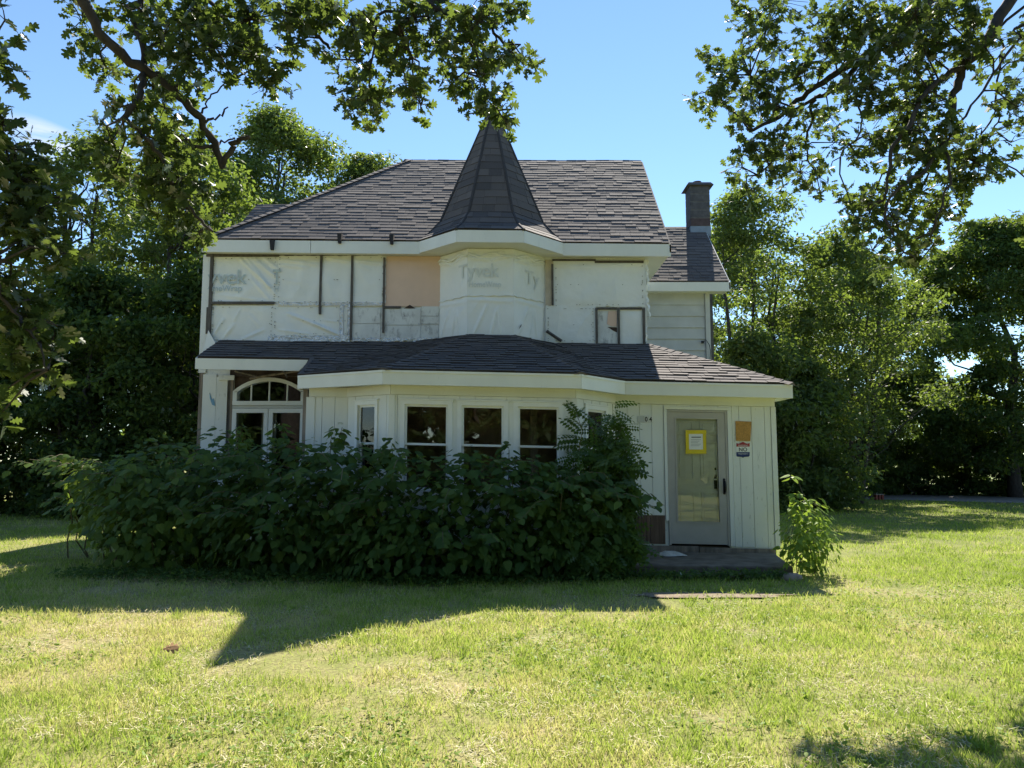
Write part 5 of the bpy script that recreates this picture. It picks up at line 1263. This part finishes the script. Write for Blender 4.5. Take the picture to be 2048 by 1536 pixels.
LB = [(165, 45, 30, 36), (190, 95, 34, 40), (215, 150, 22, 22), (285, 20, 60, 45), (330, 70, 60, 45), (400, 30, 80, 55), (430, 95, 70, 45), (500, 40, 70, 60), (505, 110, 55, 50), (545, 150, 32, 38), (380, 130, 40, 30), (360, 165, 36, 24),
      (305, 175, 40, 36), (275, 225, 40, 30), (225, 220, 22, 20), (330, 215, 36, 30), (225, 280, 26, 34), (240, 320, 26, 26), (300, 275, 40, 24), (345, 285, 40, 34), (310, 335, 46, 40), (360, 360, 46, 40), (320, 400, 40, 40), (375, 415, 36, 40), (398, 465, 22, 30), (225, 350, 26, 20),
      (572, 30, 30, 44), (585, 90, 26, 36), (615, 20, 36, 32), (655, 30, 40, 36), (700, 40, 40, 44), (665, 118, 20, 16), (698, 120, 30, 26), (740, 80, 40, 44), (730, 140, 36, 30), (695, 205, 36, 30), (735, 200, 34, 36), (760, 215, 26, 28), (755, 245, 14, 14), (790, 120, 36, 28), (812, 165, 26, 30), (838, 205, 24, 28), (838, 150, 20, 20),
      (830, 40, 50, 40), (800, 70, 40, 30), (880, 50, 50, 36), (880, 90, 44, 30), (930, 85, 44, 34), (955, 45, 44, 34), (985, 20, 40, 18), (1015, 30, 34, 24), (1045, 8, 14, 10), (905, 135, 26, 28), (930, 165, 32, 26), (975, 120, 40, 30), (1020, 105, 32, 26), (1048, 118, 22, 26), (960, 165, 26, 24), (985, 190, 32, 26), (1005, 215, 26, 24), (995, 240, 22, 20), (1018, 262, 8, 12), (960, 215, 20, 20), (900, 170, 16, 16)]
left_blobs = [(a, b, c, d, D + 0.25 * math.sin(a * 0.05 + b * 0.03), 1.5 if (b > 250 and a < 430) else 1.0) for (a, b, c, d) in LB]
left_blobs += [(a, b, c, d, 5.8, 0.95) for (a, b, c, d) in ((-5, 120, 26, 60), (10, 40, 20, 12), (5, 250, 34, 36), (15, 300, 50, 50), (35, 360, 60, 50), (20, 430, 50, 50), (75, 420, 50, 40), (55, 490, 50, 40), (105, 485, 46, 26), (120, 395, 30, 16), (135, 510, 26, 20), (20, 560, 40, 36), (20, 620, 46, 40), (60, 660, 46, 34), (85, 705, 40, 34), (95, 750, 26, 28), (30, 720, 30, 36), (10, 780, 16, 26), (0, 830, 8, 24), (60, 600, 26, 20), (110, 650, 20, 16))]
oak('oak_tree', 'oak overhanging from the left with a broken stub limb and lobed leaves', (-7.2, 3.6, 0), left_limbs, left_blobs, D, 21, 0.38, (-6.6, 3.9, 7.2),
    {0: (-6.5, 4.2, 5.6), 7: (-6.2, 4.6, 6.9), 8: (-6.3, 4.4, 7.1), 9: (-6.3, 4.3, 7.1), 11: (-6.3, 4.2, 7.1), 13: (-6.3, 4.2, 7.15), 14: (-6.3, 4.2, 7.1), 15: (-6.7, 3.9, 4.4), 16: (-6.8, 3.8, 3.4)},
    [((-7.5 + dx, 2.6 + dy, 8.0 + dz), 0.9, 45) for dx, dy, dz in ((-1, -1, 0), (0.8, -1.2, 0.6), (0, 0.4, 1.1), (-1.6, 0.5, 0.4), (1.4, 0.2, 0.9), (0.2, -2.2, 0.3))] + [((x, y, 7.6 + 0.8 * math.sin(x * 2 + y)), 1.2, 55) for x in (-6, -4.0, -2.0) for y in (-4.5, -1.8, 0.8)] + [((x, y, z), 0.5, 22) for x, y, z in ((-3.2, 6.9, 6.6), (-2.2, 7.0, 6.4), (-1.2, 7.0, 6.3), (-4.0, 6.6, 6.7), (-0.3, 7.0, 6.2), (-4.6, 5.6, 6.0), (-5.2, 5.4, 5.0))],  # includes unseen canopy over the camera, added to cut skylight on the facade
    [[(-6.6, 3.9, 7.1), (-4.2, 2.0, 7.5), (-0.8, 0.4, 7.7)], [(-6.65, 3.85, 7.0), (-6.0, 0.5, 7.4), (-4.0, -4.2, 7.6)], [(-6.6, 3.9, 7.15), (-7.6, 2.6, 8.0), (-8.4, 1.8, 8.4)]])

right_limbs = [
    ([(2110, -120, 8.6), (2040, -30, 8.6), (1990, 55, 8.5), (1955, 105, 8.5), (1926, 132, 8.5), (1912, 175, 8.5), (1900, 225, 8.5), (1896, 262, 8.5)], 0.085, 0.035),
    ([(1930, -110, 9.0), (1880, -20, 9.0), (1835, 25, 9.0), (1780, 68, 9.0), (1722, 118, 9.1), (1660, 155, 9.1), (1605, 192, 9.15), (1560, 232, 9.15), (1500, 262, 9.15)], 0.080, 0.018),
    ([(1722, 116, 9.1), (1692, 158, 9.1), (1650, 188, 9.1), (1622, 205, 9.15), (1625, 240, 9.15), (1612, 285, 9.15), (1618, 325, 9.15)], 0.034, 0.009),
    ([(1640, 190, 9.12), (1590, 220, 9.15), (1572, 250, 9.15), (1562, 300, 9.15), (1515, 350, 9.15)], 0.022, 0.007),
    ([(1925, 134, 8.5), (1880, 160, 8.3), (1840, 200, 8.2), (1822, 245, 8.1), (1790, 290, 8.0), (1776, 345, 8.0), (1768, 400, 8.0)], 0.038, 0.012),
    ([(2075, 40, 8.2), (2040, 75, 8.2), (1995, 135, 8.2), (1955, 195, 8.1), (1908, 260, 8.1), (1890, 290, 8.0)], 0.018, 0.012),
    ([(2012, 40, 8.7), (2008, 95, 8.7), (1995, 160, 8.7), (1990, 220, 8.6), (1962, 270, 8.5), (1935, 318, 8.5)], 0.018, 0.008),
    ([(1998, 225, 8.6), (1988, 260, 8.6), (1968, 295, 8.6), (1950, 310, 8.6)], 0.010, 0.006),
    ([(1695, 155, 8.7), (1712, 185, 8.5), (1722, 225, 8.4), (1712, 275, 8.4), (1690, 300, 8.4), (1662, 332, 8.4)], 0.016, 0.005),
    ([(1890, 285, 8.1), (1850, 340, 8.0), (1800, 372, 7.9), (1770, 420, 7.9), (1790, 480, 7.9), (1830, 520, 7.9)], 0.024, 0.008),
    ([(1890, 290, 8.0), (1900, 350, 7.9), (1880, 420, 7.9), (1860, 480, 7.9)], 0.018, 0.007),
    ([(1500, 150, 9.15), (1540, 190, 9.15), (1580, 215, 9.15)], 0.010, 0.014)]
RB = [(1500, 25, 26, 30), (1535, 55, 40, 44), (1500, 95, 26, 26), (1560, 100, 40, 40), (1590, 20, 20, 14), (1435, 120, 26, 26), (1460, 150, 40, 36), (1410, 185, 26, 28), (1445, 205, 40, 34), (1500, 175, 40, 36), (1545, 160, 36, 34), (1520, 215, 44, 36), (1480, 240, 36, 26), (1560, 215, 36, 34), (1600, 150, 26, 30),
      (1650, 85, 36, 32), (1680, 40, 50, 36), (1725, 60, 50, 44), (1690, 110, 50, 36), (1620, 130, 34, 28), (1745, 120, 44, 36), (1775, 25, 50, 30), (1830, 30, 60, 36), (1880, 30, 50, 40), (1850, 85, 60, 44), (1905, 90, 50, 40), (1800, 90, 44, 36), (1950, 40, 36, 40), (1970, 95, 26, 26), (1985, 130, 18, 18), (1820, 130, 44, 30),
      (1740, 170, 50, 36), (1700, 190, 36, 36), (1660, 235, 30, 40), (1670, 285, 26, 26), (1610, 240, 30, 26), (1545, 270, 40, 34), (1580, 300, 44, 36), (1510, 300, 36, 36), (1485, 335, 26, 30), (1492, 378, 24, 24), (1545, 345, 30, 30), (1600, 345, 40, 34), (1640, 355, 30, 30), (1640, 385, 18, 14),
      (1780, 215, 44, 40), (1830, 190, 44, 30), (1870, 175, 30, 26), (1890, 200, 26, 22), (1790, 260, 50, 30), (1845, 265, 50, 36), (1740, 280, 44, 30), (1720, 315, 26, 22), (1890, 275, 40, 30), (1940, 265, 22, 22), (1850, 310, 50, 30), (1910, 320, 44, 34), (1960, 325, 36, 30), (1995, 345, 22, 20), (1930, 365, 40, 26), (1790, 310, 36, 26),
      (1700, 400, 36, 26), (1745, 395, 40, 30), (1790, 385, 44, 34), (1840, 385, 44, 36), (1880, 400, 40, 36), (1905, 440, 18, 18), (1740, 435, 40, 30), (1790, 440, 44, 30), (1850, 450, 36, 30), (1710, 470, 24, 18), (1745, 500, 34, 24), (1800, 495, 40, 30), (1850, 500, 34, 24), (1780, 535, 26, 16), (1830, 535, 30, 18),
      (2030, 160, 24, 24), (2010, 195, 26, 26), (2035, 215, 22, 22), (2025, 250, 20, 14), (2022, 285, 22, 14), (2045, 120, 14, 14), (1985, 210, 18, 18)]
RDY = lambda a, b: (9.15 if a < 1660 else 9.15 - (a - 1660) / 80 * 0.85 if a < 1740 else 8.3) + 0.25 * math.sin(a * 0.04 + b * 0.02)
right_blobs = [(a, b, c, d, RDY(a, b), 1.15) for (a, b, c, d) in RB]
oak('oak_tree', 'oak overhanging from the right with thick leafy limbs above the gravel drive', (9.2, 6.4, 0), right_limbs, right_blobs, 8.4, 22, 0.42, (8.6, 6.9, 8.0),
    {0: (8.4, 7.0, 7.2), 1: (8.5, 7.2, 7.9), 5: (8.4, 7.0, 7.0), 6: (7.0, 7.9, 7.4)},
    [((9.3 + dx, 6.0 + dy, 8.6 + dz), 0.9, 45) for dx, dy, dz in ((-0.6, -1, 0), (0.8, -1.2, 0.6), (0, 0.4, 1.1), (1.6, 0.5, 0.4), (-1.2, 0.2, 0.9))] + [((x, y, 8.2 + 0.8 * math.sin(x * 2 + y)), 1.2, 55) for x in (2.0, 4.4, 6.8) for y in (-3.5, -0.8, 2.0)] + [((x, y, z), 0.5, 22) for x, y, z in ((4.2, 8.6, 7.2), (5.2, 8.6, 7.1), (3.2, 8.7, 7.2), (6.2, 8.4, 6.6), (6.4, 8.3, 5.4), (6.3, 8.3, 4.4))],  # overhead blobs behind the camera are added to shade the house front
    [[(8.6, 6.9, 7.9), (6.0, 3.6, 8.1), (3.0, 1.2, 8.3), (1.2, -2.0, 8.4)], [(8.65, 6.85, 7.8), (8.0, 2.0, 8.2), (5.5, -3.2, 8.4)], [(8.6, 6.9, 7.95), (9.6, 6.0, 8.8)]], leaf=0.122)

# ------------------------------------------------------------------ shrubs against the porch
def shrub(name, label, base, blobs, n, tv, tf, mat, leaf, seed, singles, stems=14, shell=0.62, cat='shrub', hang=0.5, varbase=0.5, group=None, sprays=0):
    rr = random.Random(seed); rg = np.random.default_rng(seed)
    root = empty(name, Vector(base), label, cat, group)
    vol = np.array([b[3] * b[4] + b[3] * b[5] + b[4] * b[5] for b in blobs]); cnt = (n * vol / vol.sum()).astype(int)
    P, NN, AX = [], [], []
    for b, c in zip(blobs, cnt):
        g = unit(rg.normal(size=(c, 3))); r = rg.uniform(shell ** 3, 1.12, (c, 1)) ** (1 / 3)
        bump_ = np.array([1 + 0.16 * mnoise.noise((q[0] * 2.2 + b[0], q[1] * 2.2 + b[1], q[2] * 2.2)) for q in g])[:, None]
        P.append(np.array(b[:3]) + g * r * bump_ * np.array(b[3:6])); NN.append(g * 0.7 + np.array([0, -0.15, 0.75]) + rg.normal(size=(c, 3)) * 0.32); AX.append(g * np.array([1, 1, 0.2]) + np.array([0, -0.35, -hang]) + rg.normal(size=(c, 3)) * 0.45)
    for k in range(sprays):
        b = blobs[rr.choice(range(min(9, len(blobs))))]; th = rr.uniform(0, 2 * math.pi); up = rr.uniform(0.15, 0.95)
        dirv = Vector((math.cos(th), math.sin(th) * 0.8 - 0.35, 0)); p0 = Vector((b[0] + dirv.x * b[3] * 0.5, b[1] + dirv.y * b[4] * 0.5, b[2] + b[5] * up * 0.75))
        L = rr.uniform(0.45, 0.95); pts = [p0 + dirv * L * t + Vector((0, 0, L * (0.75 * t - 0.75 * t * t * rr.uniform(0.9, 1.5)) + 0.1 * t)) for t in (0, .2, .4, .6, .8, 1.0)]
        if any((q.y > 11.1 and -2 < q.x < 1.25) or (q.y > 11.8 and q.x > 1.2) or (q.y > 11.1 + (-1.82 - q.x) * 0.85 and -3.4 < q.x <= -1.8) for q in pts): continue
        m = MB(); m.tube(pts, [0.007, 0.0065, 0.006, 0.005, 0.004, 0.002], 4); m.build('stem', M['stem'], root)
        sp, sn, sa = [], [], []
        for j in range(int(L / 0.045)):
            t = 0.12 + 0.88 * j / (L / 0.045); i = min(4, int(t * 5)); q = pts[i].lerp(pts[i + 1], t * 5 - i); sd = dirv.cross(Vector((0, 0, 1))) * (1 if j % 2 else -1)
            ax_ = sd * 0.9 + dirv * 0.5 + Vector((0, 0, -0.45)) + Vector((rr.gauss(0, .2), rr.gauss(0, .2), rr.gauss(0, .2))); sp.append(tuple(q)); sa.append(tuple(ax_)); sn.append((dirv.x * 0.3 + rr.gauss(0, .25), dirv.y * 0.3 - 0.25 + rr.gauss(0, .25), 0.9))
        P.append(np.array(sp)); NN.append(np.array(sn)); AX.append(np.array(sa))
    P, NN, AX = np.concatenate(P), np.concatenate(NN), np.concatenate(AX); ok = P[:, 2] > 0.06
    # leaves stay in front of the walls
    ok &= ~((P[:, 1] > 11.17) & (P[:, 0] > -1.95) & (P[:, 0] < 1.2)); ok &= ~((P[:, 1] > 11.9) & (P[:, 0] >= 1.2) & (P[:, 0] < 4.3)); ok &= ~((P[:, 1] > 11.2 + (-1.82 - P[:, 0]) * 0.85) & (P[:, 0] <= -1.8) & (P[:, 0] > -3.4)); ok &= ~((P[:, 1] > 13.65) & (P[:, 0] > -5.8))
    P, NN, AX = P[ok], NN[ok], AX[ok]; n = len(P)
    VV = np.clip(rg.normal(varbase, 0.24, n), 0, 1); sz = leaf * rg.uniform(0.42, 1.25, n)
    m = MB()
    for k in range(stems):
        b = blobs[k % len(blobs)]; p0 = Vector((b[0] + rr.uniform(-.6, .6) * b[3], b[1] + rr.uniform(-.3, .3) * b[4], -0.03)); p1 = Vector((b[0] + rr.uniform(-.8, .8) * b[3], b[1] + rr.uniform(-.7, .2) * b[4], b[2] + rr.uniform(0.2, 0.85) * b[5]))
        if p0.y > 11.0 and p0.x > -2.2: p0.y = 10.95
        w = wiggle(p0, p1, 5, 0.04, rr); m = MB(); ts = 0.45 if leaf < 0.12 else 1.0; m.tube(w, [0.013 * ts, 0.012 * ts, 0.011 * ts, 0.009 * ts, 0.007 * ts, 0.004 * ts], 5); m.build('stem', M['stem'], root)
    foliage(root, tv, tf, P, NN, AX, sz, VV, M[mat], singles=singles, name='leaves')
    return root
shrub('knotweed_shrub', 'big dark green heart leaved shrub filling the front of the bay porch', (-1.6, 10.5, 0),
      [(-3.3, 11.2, 0.85, 1.2, 0.85, 1.08), (-2.4, 10.75, 0.9, 0.95, 0.7, 0.98), (-1.5, 10.45, 0.82, 0.9, 0.62, 0.92), (-0.6, 10.4, 0.82, 0.9, 0.62, 0.92), (0.2, 10.45, 0.78, 0.8, 0.6, 0.90), (-4.2, 11.4, 0.85, 0.9, 0.9, 1.02), (-3.0, 10.6, 0.55, 1.2, 0.6, 0.7), (-1.0, 10.2, 0.42, 1.6, 0.5, 0.5), (0.9, 10.55, 0.55, 0.7, 0.6, 0.75)] + [(x, y, z, 0.14, 0.14, 0.26) for x, y, z in ((-2.62, 11.3, 1.92), (-4.3, 11.9, 1.92), (-1.75, 10.8, 1.72), (-0.05, 10.8, 1.62), (-3.6, 11.6, 1.92))],
      7600, HEART_V, HEART_F, 'knot', 0.140, 41, 300, stems=26, sprays=95)
shrub('knotweed_shrub', 'heart leaved shrub with sunlit yellow green edge left of the porch', (-5.7, 11.7, 0),
      [(-5.4, 11.7, 0.95, 1.0, 1.0, 0.98), (-5.95, 11.8, 0.9, 0.7, 0.8, 0.72), (-5.2, 11.1, 0.55, 0.9, 0.8, 0.7), (-4.8, 12.4, 1.1, 0.8, 0.7, 1.05), (-6.6, 12.4, 1.05, 0.5, 0.6, 0.5), (-6.2, 12.4, 1.2, 0.6, 0.6, 0.55), (-7.0, 12.6, 1.2, 0.42, 0.45, 0.42), (-7.05, 12.6, 0.8, 0.32, 0.4, 0.35)],
      3300, HEART_V, HEART_F, 'knot', 0.140, 42, 300, stems=18, varbase=0.78, sprays=60, shell=0.5)
shrub('corner_shrub', 'small sunlit broad leaved shrub at the right end of the concrete step', (3.95, 10.5, 0),
      [(4.08, 10.65, 0.55, 0.34, 0.28, 0.5), (4.22, 10.75, 0.80, 0.30, 0.24, 0.33), (4.0, 10.45, 0.35, 0.30, 0.2, 0.33), (4.36, 10.9, 0.6, 0.26, 0.2, 0.3), (4.0, 10.6, 1.0, 0.12, 0.12, 0.15), (4.25, 10.55, 0.45, 0.3, 0.2, 0.35)], 820, OVAL_V, OVAL_F, 'weed', 0.105, 43, 120, stems=7, shell=0.3, hang=0.3)
shrub('climbing_weed', 'sparse sunlit weed stem climbing the right corner of the porch', (4.36, 11.9, 0),
      [(4.36, 11.75, 1.30, 0.08, 0.08, 0.16), (4.37, 11.75, 1.0, 0.09, 0.08, 0.2), (4.37, 11.75, 0.72, 0.1, 0.08, 0.2)], 26, HEART_V, HEART_F, 'weed', 0.13, 44, 20, stems=3, shell=0.2, cat='weed')

def locust():
    rr = random.Random(61); rg = np.random.default_rng(61)
    root = empty('locust_sapling', (1.35, 10.65, 0), 'feathery locust sapling with rows of small leaflets beside the door siding', 'sapling')
    # template of one compound leaf, 1 unit long
    TV, TF = [], []
    for k in range(6):
        y = 0.18 + 0.135 * k
        for sgn in (-1, 1):
            o = len(TV); L = 0.25 * (1 - 0.25 * abs(k - 2.5) / 3); w = 0.07
            TV += [(0, y, 0), (sgn * L * 0.45, y + w + 0.02, -0.01), (sgn * L, y + 0.03, -0.035), (sgn * L * 0.45, y - w + 0.02, -0.01)]; TF.append([o, o + 1, o + 2, o + 3] if sgn > 0 else [o + 3, o + 2, o + 1, o])
    o = len(TV); TV += [(0, 0.96, 0), (0.035, 1.05, -0.01), (0, 1.14, -0.03), (-0.035, 1.05, -0.01)]; TF.append([o, o + 1, o + 2, o + 3])
    o = len(TV); TV += [(-0.006, 0, 0.002), (0.006, 0, 0.002), (0.004, 0.98, 0.002), (-0.004, 0.98, 0.002)]; TF.append([o, o + 1, o + 2, o + 3])
    TV = np.array(TV); TV[:, 2] -= 0.22 * TV[:, 1] ** 2
    P, NN, AX = [], [], []
    ends = [(1225, 808, 10.9, 1), (1150, 815, 10.75, .5), (1185, 850, 10.8, .8), (1245, 850, 10.8, 1), (1262, 880, 10.7, .8), (1210, 905, 10.6, 1), (1250, 930, 10.6, 1), (1265, 955, 10.5, .8), (1180, 930, 10.5, 1), (1225, 965, 10.4, 1), (1255, 1010, 10.4, 1), (1170, 980, 10.4, 1), (1140, 900, 10.6, .6), (1195, 1030, 10.3, 1.2), (1245, 1060, 10.3, 1.2), (1150, 1050, 10.2, 1.2), (1100, 1000, 10.2, 1), (1110, 940, 10.3, .8), (1100, 1060, 10.2, 1.1), (1220, 1100, 10.2, 1.2), (1270, 1090, 10.35, 1), (1080, 960, 10.3, .8), (1160, 1100, 10.1, 1.1)]
    base = [Vector((1.25, 10.7, -0.03)), Vector((1.45, 10.65, -0.03)), Vector((1.1, 10.55, -0.03))]
    for (px, py, dy, w) in ends:
        e = at(px, py, dy); b0 = rr.choice(base); pts = wiggle(b0, e, 6, 0.035, rr)
        pts = [p + Vector((0, 0, 0.25 * math.sin(math.pi * i / 6) * 0.5)) for i, p in enumerate(pts)]
        m = MB(); m.tube(pts, [0.012, 0.011, 0.010, 0.008, 0.006, 0.005, 0.003], 5); m.build('stem', M['stem'], root)
        for k in range(int(62 * w)):
            t = rr.uniform(0.45, 1.0) * 6; i = min(5, int(t)); p = pts[i].lerp(pts[i + 1], t - i)
            a = rr.uniform(0, 2 * math.pi); d = Vector((math.cos(a), math.sin(a) * 0.8 - 0.1, rr.uniform(-0.75, 0.25)))
            P.append(tuple(p)); AX.append(tuple(d)); NN.append((rr.gauss(0, 0.45), rr.gauss(-0.6, 0.5), 0.7))
    P, NN, AX = np.array(P), np.array(NN), np.array(AX); n = len(P)
    foliage(root, TV, TF, P, NN, AX, rg.uniform(0.22, 0.40, n), np.clip(rg.normal(0.55, 0.24, n), 0, 1), M['locust'], singles=160, name='leaves', leafname='compound_leaf')
locust()

# ------------------------------------------------------------------ grass
def noise2(x, y, s, seed):
    return np.array([mnoise.noise((a * s, b * s, seed)) for a, b in zip(x, y)])
def grass():
    rg = np.random.default_rng(77)
    XX, YY, SC = [], [], []
    for (y0, y1, dens, sc_) in ((3.4, 6.0, 5200, 1.0), (6.0, 9.0, 2900, 1.15), (9.0, 13.0, 1500, 1.4), (13.0, 20.0, 420, 1.9), (20.0, 31.0, 120, 2.8)):
        xm = lambda y: 0.76 * y + 0.6
        area = (y1 - y0) * (xm(y0) + xm(y1)); n = int(area * dens)
        y = rg.uniform(y0, y1, n); x = rg.uniform(-1, 1, n) * xm(y); XX.append(x); YY.append(y); SC.append(np.full(n, sc_))
    x, y, s = np.concatenate(XX), np.concatenate(YY), np.concatenate(SC)
    ok = ~((x > -5.8) & (x < 4.3) & (y > 13.6)); ok &= ~((x > -3.3) & (x < 4.2) & (y > 12.0)); ok &= ~((x > -2) & (x < 1.2) & (y > 11.2)); ok &= ~((x > 1.5) & (x < 4.05) & (y > 10.6)); ok &= ~((x > 2.2) & (x < 3.7) & (y > 10.36))
    ok &= ~((x > 8) & (y > 30.9 - (x - 14.4) * 0.60))
    for (cx, cy, rx, ry) in DISK: ok &= ~((((x - cx) / rx) ** 2 + ((y - cy) / ry) ** 2 < 0.9) & (rg.uniform(size=len(x)) < 0.82))
    # thin and thick patches
    gx, gy = np.round(x * 5) / 5, np.round(y * 5) / 5
    key, inv = np.unique(np.stack([gx, gy], 1), axis=0, return_inverse=True); inv = inv.ravel()
    nv = noise2(key[:, 0], key[:, 1], 0.9, 4.2)[inv] * 0.6 + noise2(key[:, 0], key[:, 1], 2.6, 8.7)[inv] * 0.55
    ok &= rg.uniform(size=len(x)) < np.clip(0.74 + 1.45 * nv, 0.06, 1)
    x, y, s, nv = x[ok], y[ok], s[ok], nv[ok]; n = len(x)
    # taller greener tufts
    nt_ = 170; ty = 3.4 + 9 * rg.uniform(size=nt_) ** 1.2; tx = rg.uniform(-1, 1, nt_) * (0.76 * ty + 0.5); tk = ~((ty > 9.8) & (tx > -6.5) & (tx < 4.4)); tx, ty = tx[tk], ty[tk]
    ex = np.repeat(tx, 26) + rg.normal(0, 0.03, len(tx) * 26); ey = np.repeat(ty, 26) + rg.normal(0, 0.03, len(tx) * 26); n0 = len(x)
    x, y = np.concatenate([x, ex]), np.concatenate([y, ey]); s = np.concatenate([s, np.full(len(ex), 1.2)]); nv = np.concatenate([nv, np.full(len(ex), 1.0)]); n = len(x); tall = np.arange(n) >= n0
    hgt = (0.031 + 0.018 * rg.normal(size=n).clip(-1.2, 2.2) + 0.018 * nv.clip(-0.6, 1)).clip(0.012, 0.11) * (0.75 + 0.25 * s)
    hgt = np.where(tall, hgt * rg.uniform(0.9, 1.7, n), hgt)
    wid = 0.0032 * rg.uniform(0.6, 1.5, n) * s
    a = rg.uniform(0, 2 * np.pi, n); ln = rg.uniform(0.2, 1.15, n) * hgt; la = rg.uniform(0, 2 * np.pi, n)
    z = np.zeros(n)
    bx_, by_ = np.cos(a) * wid, np.sin(a) * wid
    lx, ly = np.cos(la) * ln, np.sin(la) * ln
    V = np.stack([np.stack([x - bx_, y - by_, z - 0.01], 1), np.stack([x + bx_, y + by_, z - 0.01], 1), np.stack([x + lx + bx_ * 0.35, y + ly + by_ * 0.35, z + hgt], 1), np.stack([x + lx - bx_ * 0.35, y + ly - by_ * 0.35, z + hgt], 1)], 1)
    dry = np.clip(np.where(tall, rg.normal(0.2, 0.15, n), rg.normal(0.5, 0.30, n)), 0, 1)
    o = np_mesh('grass', V, 1, 4, n, [[0, 1, 2, 3]], M['grass'], None, dry); tag(o, 'short patchy sunburnt lawn grass in front of the house', 'grass', kind='stuff')
    # clover and plantain leaves among the grass
    m_ = 26000; y = 3.4 + 8.5 * rg.uniform(size=m_) ** 1.4; x = rg.uniform(-1, 1, m_) * (0.76 * y + 0.5)
    w = noise2(x, y, 0.55, 21.0) + noise2(x, y, 1.9, 31.0) * 0.6 + 0.07 * x
    k = (w > 0.12) & ~((y > 10.2)); x, y = x[k], y[k]; n = len(x)
    P = np.stack([x, y, rg.uniform(0.012, 0.05, n)], 1); nn = rg.normal(size=(n, 3)) * 0.35 + np.array([0, 0, 1]); V = place(OVAL_V, P, nn, rg.normal(size=(n, 3)), rg.uniform(0.018, 0.05, n))
    o = np_mesh('clover', V, 2, len(OVAL_V), n, OVAL_F, M['weed'], None, np.clip(rg.normal(0.55, 0.25, n), 0, 1)); tag(o, 'low clover and broad leaved weeds scattered through the lawn', 'ground cover', kind='stuff')
    # shaded ground cover at the foot of the shrubs
    m_ = 7000; x = rg.uniform(-6.2, 3.7, m_); y = np.where(x < 1.4, 10.05 + rg.normal(0, 0.22, m_) + 0.1 * np.abs(x + 1), 10.3 + rg.normal(0, 0.1, m_))
    P = np.stack([x, y, rg.uniform(0.02, 0.12, m_)], 1); V = place(OVAL_V, P, rg.normal(size=(m_, 3)) * 0.5 + np.array([0, -0.3, 1]), rg.normal(size=(m_, 3)), rg.uniform(0.03, 0.075, m_))
    o = np_mesh('ground_ivy', V, 2, len(OVAL_V), m_, OVAL_F, M['knot'], None, np.clip(rg.normal(0.6, 0.2, m_), 0, 1)); tag(o, 'low dark weeds along the foot of the porch shrubs', 'ground cover', kind='stuff')
    # dry clippings
    m_ = 24000; y = 3.4 + 6 * rg.uniform(size=m_) ** 1.3; x = rg.uniform(-1, 1, m_) * (0.76 * y + 0.5); w = noise2(x, y, 1.1, 51.0) + 0.5 * noise2(x, y, 3.1, 61.0); k = w > 0.05; x, y = x[k], y[k]; n = len(x)
    a = rg.uniform(0, 6.28, n); L = rg.uniform(0.01, 0.035, n); h = rg.uniform(0.005, 0.035, n); dx, dy, wx, wy = np.cos(a) * L, np.sin(a) * L, -np.sin(a) * 0.0022, np.cos(a) * 0.0022
    V = np.stack([np.stack([x - dx - wx, y - dy - wy, h], 1), np.stack([x - dx + wx, y - dy + wy, h], 1), np.stack([x + dx + wx, y + dy + wy, h + 0.01], 1), np.stack([x + dx - wx, y + dy - wy, h + 0.01], 1)], 1)
    o = np_mesh('clippings', V, 1, 4, n, [[0, 1, 2, 3]], M['straw'], None); tag(o, 'dry pale grass clippings lying on the lawn', 'clippings', kind='stuff')
M['straw'] = plain('dry_straw', (0.50, 0.45, 0.28), 0.9, 0.3, 8)
grass()
# fallen oak leaves
g = ground_at(325, 1316); V = place(OAK_V, np.array([[g.x, g.y, 0.07]]), np.array([[0.3, -0.6, 0.6]]), np.array([[0.8, 0.3, 0.2]]), np.array([0.13]))[0]
m = MB(); m.add([Vector(v) for v in V], OAK_F); tag(m.build('fallen_leaf', M['deadleaf']), 'brown dried oak leaf lying alone on the sunny lawn', 'leaf')
